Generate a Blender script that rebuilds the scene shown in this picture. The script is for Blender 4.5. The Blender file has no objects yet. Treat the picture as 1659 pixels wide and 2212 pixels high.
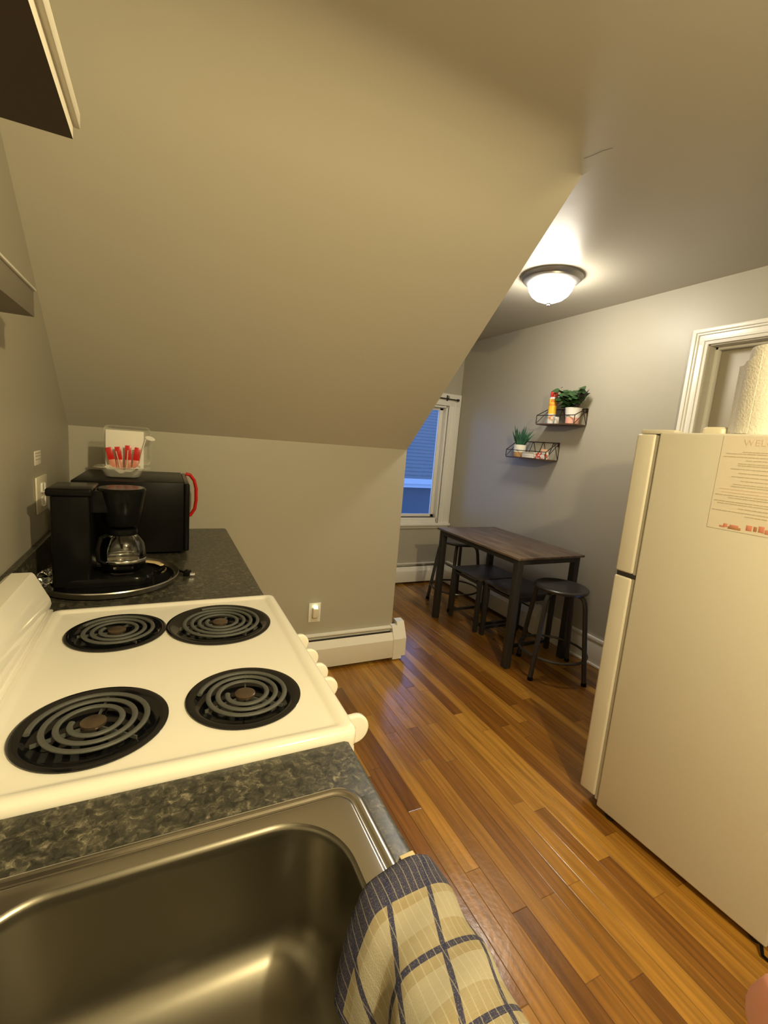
import bpy, bmesh, math, random
from mathutils import Vector, Matrix
random.seed(7)
PI = math.pi
sc = bpy.context.scene

# ------------------------------------------------------------------ camera, world, exposure
CAM = Vector((0.40856641, -0.70792787, 1.46836449))
CR = Vector((0.90023224, -0.42786982, 0.08068045))
CU = Vector((-0.00511788, 0.1748866, 0.98457528))
CF = Vector((0.43537998, 0.88675932, -0.15524877))
cd = bpy.data.cameras.new('camera')
cam = bpy.data.objects.new('camera', cd)
sc.collection.objects.link(cam)
m = Matrix.Identity(4)
for i in range(3):
    m[i][0] = CR[i]; m[i][1] = CU[i]; m[i][2] = -CF[i]; m[i][3] = CAM[i]
cam.matrix_world = m
cd.sensor_fit = 'VERTICAL'
cd.sensor_height = 24.0
cd.lens = 24.0 * 982.75 / 2212.0
cd.clip_start = 0.01
sc.camera = cam

sc.view_settings.view_transform = 'Standard'
sc.view_settings.look = 'None'
sc.view_settings.gamma = 1.0
sc.view_settings.use_curve_mapping = False
sc.view_settings.exposure = 0.2

world = bpy.data.worlds.new('dusk_sky')
sc.world = world
world.use_nodes = True
bg = world.node_tree.nodes['Background']
bg.inputs[0].default_value = (0.22, 0.42, 1.0, 1)
bg.inputs[1].default_value = 2.6

KITCHEN = (1.15, -1.20)      # ceiling lamp over the kitchen, behind the camera
DINING = (2.48, 1.51)        # ceiling lamp in the dining nook
ZC = 2.509
def point_light(name, loc, energy, color, radius):
    l = bpy.data.lights.new(name, 'POINT')
    l.energy = energy; l.color = color; l.shadow_soft_size = radius
    o = bpy.data.objects.new(name, l)
    o.location = loc
    sc.collection.objects.link(o)
    return o
KIT_COL = (1.0, 0.83, 0.47)
DIN_COL = (1.0, 0.92, 0.78)

# ------------------------------------------------------------------ helpers
def link(o):
    sc.collection.objects.link(o); return o

def thing(name, label, cat, loc=(0, 0, 0), rz=0.0, group=None):
    o = bpy.data.objects.new(name, None)
    o.empty_display_size = 0.05
    o.location = loc; o.rotation_euler = (0, 0, rz)
    o['label'] = label; o['category'] = cat
    if group: o['group'] = group
    return link(o)

def tag(o, label, cat, group=None):
    o['label'] = label; o['category'] = cat
    if group: o['group'] = group
    return o

def obj(name, bm, mat, parent=None, label=None, local=False, sharp=35):
    """mesh object; vertices are world coordinates unless local=True"""
    me = bpy.data.meshes.new(name)
    if parent is not None and not local:
        p = parent; chain = []
        while p is not None:
            chain.append(p); p = p.parent
        M = Matrix.Identity(4)
        for q in reversed(chain):
            M = M @ Matrix.Translation(q.location) @ q.rotation_euler.to_matrix().to_4x4()
        bm.transform(M.inverted())
    bmesh.ops.recalc_face_normals(bm, faces=bm.faces)
    bm.to_mesh(me); bm.free()
    mats = mat if isinstance(mat, (list, tuple)) else [mat]
    for mm in mats: me.materials.append(mm)
    me.polygons.foreach_set('use_smooth', [True] * len(me.polygons))
    me.set_sharp_from_angle(angle=math.radians(sharp))
    o = bpy.data.objects.new(name, me)
    link(o)
    if parent is not None: o.parent = parent
    if label: o['label'] = label
    return o

def struct(name, bm, mat, parent=None, sharp=35):
    o = obj(name, bm, mat, parent, sharp=sharp)
    if parent is None: o['kind'] = 'structure'
    return o

def B(): return bmesh.new()

def box(bm, x0, x1, y0, y1, z0, z1, bev=0.0, seg=2, mi=0, rot=None, piv=None):
    r = bmesh.ops.create_cube(bm, size=1.0)
    vs = r['verts']
    for v in vs:
        v.co = Vector((x0 + (v.co.x + .5) * (x1 - x0), y0 + (v.co.y + .5) * (y1 - y0), z0 + (v.co.z + .5) * (z1 - z0)))
    fs = set(f for v in vs for f in v.link_faces)
    for f in fs: f.material_index = mi
    if bev > 0:
        es = list(set(e for v in vs for e in v.link_edges))
        rr = bmesh.ops.bevel(bm, geom=es, offset=bev, segments=seg, affect='EDGES', profile=0.5, material=-1)
        vs = list(set(v for f in rr['faces'] for v in f.verts) | set(v for v in vs if v.is_valid))
    if rot is not None:
        c = Vector(piv) if piv is not None else Vector(((x0 + x1) / 2, (y0 + y1) / 2, (z0 + z1) / 2))
        for v in vs: v.co = rot @ (v.co - c) + c
    return vs

def quad(bm, pts, mi=0):
    f = bm.faces.new([bm.verts.new(p) for p in pts]); f.material_index = mi; return f

def prism(bm, poly, axis, a, b, mi=0):
    """poly: list of 2-D points in the plane normal to axis, extruded from a to b"""
    def P(p, t):
        if axis == 'x': return (t, p[0], p[1])
        if axis == 'y': return (p[0], t, p[1])
        return (p[0], p[1], t)
    A = [bm.verts.new(P(p, a)) for p in poly]
    Bv = [bm.verts.new(P(p, b)) for p in poly]
    n = len(poly)
    fs = [bm.faces.new(A[::-1]), bm.faces.new(Bv)]
    for i in range(n): fs.append(bm.faces.new([A[i], A[(i + 1) % n], Bv[(i + 1) % n], Bv[i]]))
    for f in fs: f.material_index = mi
    return A + Bv

def lathe(bm, prof, cx=0, cy=0, cz=0, n=40, mi=0, mats=None, cap=True):
    """prof: list of (r, z)"""
    rings = []
    for r, z in prof:
        if r < 1e-5: rings.append([bm.verts.new((cx, cy, cz + z))])
        else: rings.append([bm.verts.new((cx + r * math.cos(2 * PI * i / n), cy + r * math.sin(2 * PI * i / n), cz + z)) for i in range(n)])
    for k in range(len(rings) - 1):
        a, b = rings[k], rings[k + 1]
        mm = mats[k] if mats else mi
        for i in range(n):
            j = (i + 1) % n
            if len(a) == 1 and len(b) == 1: continue
            if len(a) == 1: f = bm.faces.new([a[0], b[i], b[j]])
            elif len(b) == 1: f = bm.faces.new([a[i], a[j], b[0]])
            else: f = bm.faces.new([a[i], a[j], b[j], b[i]])
            f.material_index = mm
    return [v for r in rings for v in r]

def tube(bm, pts, r, n=10, mi=0, closed=False, flat=1.0, cap=True):
    pts = [Vector(p) for p in pts]
    N = len(pts); rings = []
    up = Vector((0, 0, 1))
    prev = None
    for i, p in enumerate(pts):
        if closed: t = pts[(i + 1) % N] - pts[i - 1]
        else: t = pts[min(i + 1, N - 1)] - pts[max(i - 1, 0)]
        if t.length < 1e-9: t = Vector((0, 0, 1))
        t.normalize()
        if prev is None:
            a = t.cross(up)
            if a.length < 1e-3: a = t.cross(Vector((1, 0, 0)))
        else:
            a = prev - t * prev.dot(t)
            if a.length < 1e-4: a = t.cross(up)
        a.normalize(); prev = a
        b = t.cross(a)
        rr = r[i] if isinstance(r, (list, tuple)) else r
        rings.append([bm.verts.new(p + a * math.cos(2 * PI * k / n) * rr + b * math.sin(2 * PI * k / n) * rr * flat) for k in range(n)])
    R = N if closed else N - 1
    for i in range(R):
        A, C = rings[i], rings[(i + 1) % N]
        for k in range(n):
            f = bm.faces.new([A[k], A[(k + 1) % n], C[(k + 1) % n], C[k]]); f.material_index = mi
    if not closed and cap:
        bm.faces.new(rings[0][::-1]).material_index = mi
        bm.faces.new(rings[-1]).material_index = mi

def arc(c, r, a0, a1, n, ax=(0, 1)):
    return [(c[0] + r * math.cos(a0 + (a1 - a0) * i / n), c[1] + r * math.sin(a0 + (a1 - a0) * i / n)) for i in range(n + 1)]

def rrect(x0, x1, y0, y1, r, n=8):
    pts = []
    for cx, cy, a in ((x1 - r, y1 - r, 0), (x0 + r, y1 - r, PI / 2), (x0 + r, y0 + r, PI), (x1 - r, y0 + r, 1.5 * PI)):
        for i in range(n + 1):
            t = a + (PI / 2) * i / n
            pts.append((cx + r * math.cos(t), cy + r * math.sin(t)))
    return pts

def loft(bm, rings, mi=0, cap0=False, cap1=False):
    R = [[bm.verts.new(p) for p in r] for r in rings]
    n = len(R[0])
    for k in range(len(R) - 1):
        for i in range(n):
            f = bm.faces.new([R[k][i], R[k][(i + 1) % n], R[k + 1][(i + 1) % n], R[k + 1][i]]); f.material_index = mi
    if cap0: bm.faces.new(R[0][::-1]).material_index = mi
    if cap1: bm.faces.new(R[-1]).material_index = mi

# ------------------------------------------------------------------ materials
def newmat(name):
    mt = bpy.data.materials.new(name); mt.use_nodes = True
    nt = mt.node_tree
    return mt, nt, nt.nodes['Principled BSDF']

def mat(name, col, rough=0.5, metal=0.0, bump=0.0, bscale=60.0, coat=0.0, emis=None, estr=0.0, var=0.0, vscale=8.0, spec=0.5):
    mt, nt, p = newmat(name)
    p.inputs['Base Color'].default_value = (*col, 1)
    p.inputs['Roughness'].default_value = rough
    p.inputs['Metallic'].default_value = metal
    p.inputs['Coat Weight'].default_value = coat
    p.inputs['Specular IOR Level'].default_value = spec
    if emis:
        p.inputs['Emission Color'].default_value = (*emis, 1)
        p.inputs['Emission Strength'].default_value = estr
    tc = nt.nodes.new('ShaderNodeTexCoord')
    if var > 0:
        n = nt.nodes.new('ShaderNodeTexNoise'); n.inputs['Scale'].default_value = vscale; n.inputs['Detail'].default_value = 4
        nt.links.new(tc.outputs['Object'], n.inputs['Vector'])
        cr = nt.nodes.new('ShaderNodeValToRGB')
        cr.color_ramp.elements[0].position = .3; cr.color_ramp.elements[1].position = .7
        cr.color_ramp.elements[0].color = (*[c * (1 - var) for c in col], 1)
        cr.color_ramp.elements[1].color = (*[min(1, c * (1 + var)) for c in col], 1)
        nt.links.new(n.outputs['Fac'], cr.inputs['Fac']); nt.links.new(cr.outputs['Color'], p.inputs['Base Color'])
    if bump > 0:
        n = nt.nodes.new('ShaderNodeTexNoise'); n.inputs['Scale'].default_value = bscale; n.inputs['Detail'].default_value = 3
        nt.links.new(tc.outputs['Object'], n.inputs['Vector'])
        b = nt.nodes.new('ShaderNodeBump'); b.inputs['Strength'].default_value = bump; b.inputs['Distance'].default_value = 0.01
        nt.links.new(n.outputs['Fac'], b.inputs['Height']); nt.links.new(b.outputs['Normal'], p.inputs['Normal'])
    return mt

M_wall = mat('greige_wall_paint', (0.405, 0.378, 0.308), 0.45, bump=0.10, bscale=7)
M_ceil = mat('greige_ceiling_paint', (0.475, 0.442, 0.362), 0.40, bump=0.12, bscale=5)
M_trim = mat('white_trim_paint', (0.78, 0.76, 0.70), 0.28)
M_heater = mat('white_heater_enamel', (0.76, 0.73, 0.65), 0.3)
M_dark = mat('dark_gap', (0.03, 0.027, 0.022), 0.7)
M_enamel = mat('white_stove_enamel', (0.83, 0.80, 0.72), 0.12, coat=0.4)
M_fridge = mat('fridge_enamel', (0.66, 0.62, 0.53), 0.42, bump=0.10, bscale=300)
M_pan = mat('black_porcelain', (0.005, 0.005, 0.006), 0.08, coat=0.15)
M_coil = mat('heating_coil_metal', (0.070, 0.072, 0.064), 0.55, metal=0.0)
M_cap = mat('brown_coil_cap', (0.12, 0.085, 0.055), 0.32, metal=0.6)
M_steel = mat('brushed_steel', (0.50, 0.47, 0.42), 0.22, metal=1.0)
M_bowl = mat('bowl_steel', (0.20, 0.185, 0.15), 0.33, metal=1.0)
M_chrome = mat('chrome', (0.7, 0.7, 0.7), 0.12, metal=1.0)
M_black = mat('black_plastic', (0.006, 0.006, 0.006), 0.2, spec=0.10)
M_blackm = mat('black_matte_case', (0.006, 0.0055, 0.005), 0.34, spec=0.08)
M_red = mat('red_plastic', (0.55, 0.015, 0.012), 0.25)
M_bmetal = mat('dark_grey_metal', (0.042, 0.040, 0.037), 0.42, metal=0.4)
M_stoolseat = mat('dark_stool_seat', (0.050, 0.047, 0.043), 0.32, metal=0.3)
M_wire = mat('shelf_wire_metal', (0.03, 0.022, 0.018), 0.5, metal=0.5)
M_nickel = mat('brushed_nickel', (0.32, 0.31, 0.30), 0.35, metal=0.8)
M_white = mat('white_plastic', (0.80, 0.78, 0.72), 0.3)
M_plate = mat('ivory_plate', (0.72, 0.66, 0.52), 0.35)
M_paper = mat('white_paper', (0.78, 0.75, 0.68), 0.8)
M_towelp = mat('paper_towel', (0.80, 0.77, 0.70), 0.9, bump=0.3, bscale=160)
M_ink = mat('grey_print', (0.50, 0.44, 0.33), 0.8)
M_inkred = mat('faint_red_print', (0.66, 0.52, 0.42), 0.8)
M_artred = mat('coral_print', (0.62, 0.24, 0.16), 0.8)
M_artbrn = mat('brown_print', (0.42, 0.20, 0.09), 0.8)
M_leaf = mat('ivy_leaf', (0.028, 0.075, 0.020), 0.5, var=0.5, vscale=22)
M_leaf2 = mat('purple_leaf', (0.10, 0.08, 0.10), 0.5)
M_aloe = mat('aloe_leaf', (0.035, 0.115, 0.060), 0.45, var=0.45, vscale=18)
M_pink = mat('pink_glaze', (0.80, 0.42, 0.33), 0.5)
M_potw = mat('white_glaze', (0.80, 0.78, 0.71), 0.5)
M_tan = mat('tan_clay', (0.50, 0.30, 0.13), 0.6)
M_soil = mat('potting_soil', (0.03, 0.02, 0.012), 0.9)
M_can_r = mat('can_red', (0.68, 0.055, 0.04), 0.35)
M_can_y = mat('can_yellow', (0.85, 0.52, 0.04), 0.35)
M_can_o = mat('can_orange', (0.82, 0.28, 0.05), 0.35)
M_can_w = mat('can_white', (0.75, 0.75, 0.72), 0.35)
M_foil = mat('crumpled_foil', (0.6, 0.6, 0.58), 0.22, metal=0.9, bump=0.8, bscale=60)
M_cabw = mat('white_cabinet_paint', (0.74, 0.70, 0.60), 0.4)
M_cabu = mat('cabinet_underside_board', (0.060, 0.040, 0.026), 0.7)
M_skin = mat('skin', (0.80, 0.36, 0.25), 0.55)
M_skin.node_tree.nodes['Principled BSDF'].inputs['Subsurface Weight'].default_value = 0.3
M_skin.node_tree.nodes['Principled BSDF'].inputs['Subsurface Scale'].default_value = 0.004
M_nail = mat('nail', (0.80, 0.50, 0.42), 0.3)

def glassy(name, col, rough, alpha):
    mt, nt, p = newmat(name)
    nt.nodes.remove(p)
    out = nt.nodes['Material Output']
    tr = nt.nodes.new('ShaderNodeBsdfTransparent'); tr.inputs[0].default_value = (*col, 1)
    gl = nt.nodes.new('ShaderNodeBsdfGlossy'); gl.inputs['Roughness'].default_value = rough
    gl.inputs['Color'].default_value = (.9, .9, .9, 1)
    fr = nt.nodes.new('ShaderNodeFresnel'); fr.inputs['IOR'].default_value = 1.45
    ad = nt.nodes.new('ShaderNodeMath'); ad.operation = 'ADD'; ad.inputs[1].default_value = alpha
    mx = nt.nodes.new('ShaderNodeMixShader')
    nt.links.new(fr.outputs[0], ad.inputs[0]); nt.links.new(ad.outputs[0], mx.inputs[0])
    nt.links.new(tr.outputs[0], mx.inputs[1]); nt.links.new(gl.outputs[0], mx.inputs[2])
    nt.links.new(mx.outputs[0], out.inputs[0])
    return mt
M_glass = glassy('carafe_glass', (0.86, 0.86, 0.84), 0.03, 0.06)
M_pane = glassy('window_glass', (0.97, 0.98, 1.0), 0.02, 0.0)

def milky(name, col, f):
    mt, nt, p = newmat(name)
    out = nt.nodes['Material Output']
    p.inputs['Base Color'].default_value = (*col, 1); p.inputs['Roughness'].default_value = 0.15
    tr = nt.nodes.new('ShaderNodeBsdfTransparent'); tr.inputs[0].default_value = (.97, .97, .95, 1)
    mx = nt.nodes.new('ShaderNodeMixShader'); mx.inputs[0].default_value = f
    nt.links.new(tr.outputs[0], mx.inputs[1]); nt.links.new(p.outputs[0], mx.inputs[2]); nt.links.new(mx.outputs[0], out.inputs[0])
    return mt
M_clam = milky('clear_clamshell_plastic', (0.72, 0.70, 0.62), 0.38)
M_wrap = milky('clear_wrapper', (0.80, 0.77, 0.70), 0.45)

# hardwood strip floor
def floor_mat():
    mt, nt, p = newmat('oak_strip_floor')
    N = nt.nodes.new; L = nt.links.new
    tc = N('ShaderNodeTexCoord'); sep = N('ShaderNodeSeparateXYZ'); L(tc.outputs['Object'], sep.inputs[0])
    def mth(op, a, b=None):
        n = N('ShaderNodeMath'); n.operation = op
        for i, q in enumerate((a, b)):
            if q is None: continue
            if isinstance(q, (int, float)): n.inputs[i].default_value = q
            else: L(q, n.inputs[i])
        return n.outputs[0]
    w = 0.062
    u = mth('DIVIDE', sep.outputs['X'], w)
    iu = mth('FLOOR', u); fu = mth('FRACT', u)
    wn = N('ShaderNodeTexWhiteNoise'); wn.noise_dimensions = '1D'; L(iu, wn.inputs['W'])
    ln = mth('MULTIPLY', wn.outputs['Value'], 7.3)
    vv = mth('ADD', mth('DIVIDE', sep.outputs['Y'], 0.95), ln)
    iv = mth('FLOOR', vv); fv = mth('FRACT', vv)
    cmb = N('ShaderNodeCombineXYZ'); L(iu, cmb.inputs[0]); L(iv, cmb.inputs[1])
    wn2 = N('ShaderNodeTexWhiteNoise'); wn2.noise_dimensions = '2D'; L(cmb.outputs[0], wn2.inputs['Vector'])
    cr = N('ShaderNodeValToRGB'); e = cr.color_ramp.elements
    e[0].position = 0.0; e[0].color = (0.170, 0.066, 0.009, 1)
    e[1].position = 1.0; e[1].color = (0.460, 0.230, 0.036, 1)
    for pos, c in ((.3, (0.230, 0.092, 0.012, 1)), (.55, (0.300, 0.132, 0.018, 1)), (.8, (0.365, 0.170, 0.024, 1))):
        q = e.new(pos); q.color = c
    L(wn2.outputs['Value'], cr.inputs['Fac'])
    # grain
    mp = N('ShaderNodeMapping'); mp.inputs['Scale'].default_value = (55, 2.6, 1); L(tc.outputs['Object'], mp.inputs[0])
    off = N('ShaderNodeVectorMath'); off.operation = 'ADD'
    sc2 = N('ShaderNodeVectorMath'); sc2.operation = 'SCALE'; sc2.inputs['Scale'].default_value = 13.7; L(cmb.outputs[0], sc2.inputs[0])
    L(mp.outputs[0], off.inputs[0]); L(sc2.outputs[0], off.inputs[1])
    no = N('ShaderNodeTexNoise'); no.inputs['Scale'].default_value = 1.0; no.inputs['Detail'].default_value = 6; no.inputs['Distortion'].default_value = 0.6
    L(off.outputs[0], no.inputs['Vector'])
    gr = N('ShaderNodeMapRange'); gr.inputs[1].default_value = 0.3; gr.inputs[2].default_value = 0.72; gr.inputs[3].default_value = 0.62; gr.inputs[4].default_value = 1.2
    L(no.outputs['Fac'], gr.inputs[0])
    # seams
    eu = mth('MINIMUM', fu, mth('SUBTRACT', 1.0, fu)); ev = mth('MINIMUM', fv, mth('SUBTRACT', 1.0, fv))
    su = N('ShaderNodeMapRange'); su.inputs[1].default_value = 0.0; su.inputs[2].default_value = 0.03; su.inputs[3].default_value = 0.45; su.inputs[4].default_value = 1.0; L(eu, su.inputs[0])
    sv = N('ShaderNodeMapRange'); sv.inputs[1].default_value = 0.0; sv.inputs[2].default_value = 0.0022; sv.inputs[3].default_value = 0.5; sv.inputs[4].default_value = 1.0; L(ev, sv.inputs[0])
    sm = mth('MULTIPLY', su.outputs[0], sv.outputs[0])
    tot = mth('MULTIPLY', gr.outputs[0], sm)
    vs = N('ShaderNodeVectorMath'); vs.operation = 'SCALE'; L(cr.outputs['Color'], vs.inputs[0]); L(tot, vs.inputs['Scale'])
    L(vs.outputs[0], p.inputs['Base Color'])
    p.inputs['Roughness'].default_value = 0.27
    p.inputs['Coat Weight'].default_value = 0.35; p.inputs['Coat Roughness'].default_value = 0.16
    n2 = N('ShaderNodeTexNoise'); n2.inputs['Scale'].default_value = 9; n2.inputs['Detail'].default_value = 3; L(tc.outputs['Object'], n2.inputs['Vector'])
    n3 = N('ShaderNodeTexNoise'); n3.inputs['Scale'].default_value = 70; L(tc.outputs['Object'], n3.inputs['Vector'])
    hh = mth('ADD', mth('MULTIPLY', n2.outputs['Fac'], 0.45), mth('ADD', mth('MULTIPLY', n3.outputs['Fac'], 0.10), mth('MULTIPLY', sm, 0.25)))
    b = N('ShaderNodeBump'); b.inputs['Strength'].default_value = 0.35; b.inputs['Distance'].default_value = 0.01; L(hh, b.inputs['Height'])
    L(b.outputs['Normal'], p.inputs['Normal']); L(b.outputs['Normal'], p.inputs['Coat Normal'])
    return mt
M_floor = floor_mat()

def counter_mat():
    mt, nt, p = newmat('speckled_laminate')
    N = nt.nodes.new; L = nt.links.new
    tc = N('ShaderNodeTexCoord')
    no0 = N('ShaderNodeTexNoise'); no0.inputs['Scale'].default_value = 60; no0.inputs['Detail'].default_value = 3; L(tc.outputs['Object'], no0.inputs['Vector'])
    mx = N('ShaderNodeVectorMath'); mx.operation = 'MULTIPLY_ADD'; mx.inputs[1].default_value = (0.03, 0.03, 0.03)
    L(no0.outputs['Color'], mx.inputs[0]); L(tc.outputs['Object'], mx.inputs[2])
    vo = N('ShaderNodeTexNoise'); vo.inputs['Scale'].default_value = 78; vo.inputs['Detail'].default_value = 5; vo.inputs['Roughness'].default_value = 0.62; vo.inputs['Distortion'].default_value = 0.5
    L(mx.outputs[0], vo.inputs['Vector'])
    cr = N('ShaderNodeValToRGB'); e = cr.color_ramp.elements
    e[0].position = 0.34; e[0].color = (0.012, 0.012, 0.009, 1)
    e[1].position = 0.72; e[1].color = (0.23, 0.205, 0.145, 1)
    for pos, c in ((.46, (0.034, 0.033, 0.026, 1)), (.54, (0.052, 0.048, 0.035, 1)), (.62, (0.105, 0.095, 0.066, 1))):
        q = e.new(pos); q.color = c
    L(vo.outputs['Fac'], cr.inputs['Fac']); L(cr.outputs['Color'], p.inputs['Base Color'])
    p.inputs['Roughness'].default_value = 0.33
    return mt
M_counter = counter_mat()

def wood_mat(name, c0, c1, sx, sy, rough=0.45):
    mt, nt, p = newmat(name)
    N = nt.nodes.new; L = nt.links.new
    tc = N('ShaderNodeTexCoord'); mp = N('ShaderNodeMapping'); mp.inputs['Scale'].default_value = (sx, sy, 12); L(tc.outputs['Object'], mp.inputs[0])
    no = N('ShaderNodeTexNoise'); no.inputs['Scale'].default_value = 1; no.inputs['Detail'].default_value = 6; no.inputs['Distortion'].default_value = 0.8; L(mp.outputs[0], no.inputs['Vector'])
    cr = N('ShaderNodeValToRGB'); e = cr.color_ramp.elements
    e[0].position = .3; e[0].color = (*c0, 1); e[1].position = .72; e[1].color = (*c1, 1)
    L(no.outputs['Fac'], cr.inputs['Fac']); L(cr.outputs['Color'], p.inputs['Base Color'])
    p.inputs['Roughness'].default_value = rough
    return mt
M_table = wood_mat('dark_walnut_laminate', (0.070, 0.046, 0.034), (0.19, 0.135, 0.095), 30, 3.5, 0.42)
M_bench = wood_mat('dark_bench_laminate', (0.040, 0.032, 0.028), (0.075, 0.060, 0.052), 30, 4, 0.4)
M_shelfw = wood_mat('dark_shelf_board', (0.045, 0.024, 0.014), (0.10, 0.055, 0.03), 40, 5, 0.5)

def towel_mat():
    """woven plaid: u = metres along the towel, v = metres across it (UV map)"""
    mt, nt, p = newmat('plaid_cotton')
    N = nt.nodes.new; L = nt.links.new
    uv = N('ShaderNodeUVMap'); uv.uv_map = 'UVMap'; sep = N('ShaderNodeSeparateXYZ'); L(uv.outputs[0], sep.inputs[0])
    def mth(op, a, b=None, c=None):
        n = N('ShaderNodeMath'); n.operation = op
        for i, q in enumerate((a, b, c)):
            if q is None: continue
            if isinstance(q, (int, float)): n.inputs[i].default_value = q
            else: L(q, n.inputs[i])
        return n.outputs[0]
    U, V = sep.outputs['X'], sep.outputs['Y']
    def band(s, c, w): return mth('LESS_THAN', mth('ABSOLUTE', mth('SUBTRACT', s, c)), w)
    def wrapb(s, period, off, w):   # repeating band
        return mth('LESS_THAN', mth('ABSOLUTE', mth('SUBTRACT', mth('FRACT', mth('ADD', mth('DIVIDE', s, period), off)), 0.5)), w / period)
    edge = mth('LESS_THAN', U, 0.038)
    ru = mth('MAXIMUM', edge, wrapb(U, 0.068, 0.5 - 0.104 / 0.068, 0.0034))
    rv = wrapb(mth('ADD', V, mth('MULTIPLY', U, 0.33)), 0.054, 0.5 - 0.110 / 0.054, 0.0032)
    edge_v = mth('LESS_THAN', V, 0.006)
    rv = mth('MAXIMUM', rv, edge_v)
    s = mth('MULTIPLY', mth('ADD', ru, rv), 0.5)
    fine = mth('MAXIMUM', wrapb(V, 0.0095, 0.1, 0.0005), mth('MULTIPLY', wrapb(U, 0.0095, 0.2, 0.0004), 0.15))
    wv = N('ShaderNodeTexWave'); wv.inputs['Scale'].default_value = 330; wv.bands_direction = 'X'; L(uv.outputs[0], wv.inputs['Vector'])
    no = N('ShaderNodeTexNoise'); no.inputs['Scale'].default_value = 700; L(uv.outputs[0], no.inputs['Vector'])
    no2 = N('ShaderNodeTexNoise'); no2.inputs['Scale'].default_value = 28; no2.inputs['Detail'].default_value = 3; L(uv.outputs[0], no2.inputs['Vector'])
    # base: cream with an ochre check
    ochre = mth('MULTIPLY', wrapb(U, 0.068, 0.05, 0.020), 1.2)
    base = N('ShaderNodeMix'); base.data_type = 'RGBA'; base.inputs[6].default_value = (0.34, 0.305, 0.225, 1); base.inputs[7].default_value = (0.25, 0.195, 0.10, 1)
    L(mth('MULTIPLY', ochre, no2.outputs['Fac']), base.inputs[0])
    lite = N('ShaderNodeMix'); lite.data_type = 'RGBA'; lite.inputs[7].default_value = (0.43, 0.40, 0.32, 1)
    L(base.outputs[2], lite.inputs[6]); L(mth('MULTIPLY', fine, 0.55), lite.inputs[0])
    navy = N('ShaderNodeMix'); navy.data_type = 'RGBA'; navy.inputs[7].default_value = (0.014, 0.017, 0.065, 1)
    L(lite.outputs[2], navy.inputs[6])
    nf = mth('MULTIPLY', mth('MINIMUM', mth('MULTIPLY', s, 1.9), 1.0), mth('ADD', 0.72, mth('MULTIPLY', mth('GREATER_THAN', no.outputs['Fac'], 0.42), 0.28)))
    nf = mth('MULTIPLY', nf, mth('SUBTRACT', 1.0, mth('MULTIPLY', fine, 0.5)))
    L(nf, navy.inputs[0])
    L(navy.outputs[2], p.inputs['Base Color'])
    p.inputs['Roughness'].default_value = 0.95
    hb = mth('ADD', mth('MULTIPLY', wv.outputs['Fac'], 0.3), no.outputs['Fac'])
    b = N('ShaderNodeBump'); b.inputs['Strength'].default_value = 0.5; b.inputs['Distance'].default_value = 0.0015; L(hb, b.inputs['Height']); L(b.outputs['Normal'], p.inputs['Normal'])
    return mt
M_plaid = towel_mat()

# ------------------------------------------------------------------ room shell
XK, YE, ZK = 1.817, 1.901, 1.419     # dormer cheek x, knee wall y, knee wall height
XR, YB = 3.189, 3.363                # right wall, window wall
YN = -2.1                            # wall behind the camera
SL = (ZC - ZK) / (YE - 0.711)
def slope_z(x, y):
    a = ZK + SL * (YE - y); k = max(1e-4, min(0.16, 0.9 * (XK - x)))
    d = abs(a - ZC); h = max(k - d, 0) / k
    return min(a, ZC) - h * h * k / 4

b = B(); box(b, 0, XR, YN, YB, -0.05, 0)
struct('floor', b, M_floor)
b = B()   # sloping roof side of the ceiling, easing into the flat part
xs = [0, .3, .6, .9, 1.1, 1.3, 1.4, 1.48, 1.54, 1.6, 1.65, 1.7, 1.74, 1.78, 1.8, XK]
ys = [YE - i * (YE - YN) / 130 for i in range(131)]
ys = sorted(set(ys + [0.711]), reverse=True)
G = [[b.verts.new((x, y, slope_z(x, y))) for y in ys] for x in xs]
for i in range(len(xs) - 1):
    for j in range(len(ys) - 1):
        b.faces.new([G[i][j], G[i + 1][j], G[i + 1][j + 1], G[i][j + 1]])
quad(b, [(XK, YN, ZC), (XR, YN, ZC), (XR, YB, ZC), (XK, YB, ZC)])
quad(b, [(0, YN, ZC + .06), (XR, YN, ZC + .06), (XR, YB, ZC + .06), (0, YB, ZC + .06)])
struct('ceiling', b, M_ceil, sharp=25)
b = B()   # hairline plaster cracks in the ceiling
def crack(pts, w):
    for (x0, y0), (x1, y1) in zip(pts[:-1], pts[1:]):
        dx, dy = x1 - x0, y1 - y0; l = math.hypot(dx, dy); nx, ny = -dy / l * w, dx / l * w
        quad(b, [(x0 - nx, y0 - ny, ZC - .0008), (x1 - nx, y1 - ny, ZC - .0008), (x1 + nx, y1 + ny, ZC - .0008), (x0 + nx, y0 + ny, ZC - .0008)])
crack([(1.741, 0.636), (1.752, 0.608), (1.758, 0.575), (1.775, 0.545)], .0011)
struct('ceiling_crack', b, mat('crack_shadow_line', (0.12, 0.11, 0.09), 0.9))
b = B(); box(b, 0, XK, YE, YE + .1, 0, ZK)
struct('wall_knee', b, M_wall)
b = B()
quad(b, [(XK, 0.711, ZC), (XK, YE, ZK), (XK, YE, ZC)]); quad(b, [(XK, YE, 0), (XK, YB, 0), (XK, YB, ZC), (XK, YE, ZC)])
struct('wall_cheek', b, M_wall)
b = B(); box(b, -0.1, 0, YN, YE + .1, 0, ZC + .06)
struct('wall_left', b, M_wall)
b = B(); box(b, 0, XR, YN - .1, YN, 0, ZC + .06)
struct('wall_near', b, M_wall)
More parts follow.
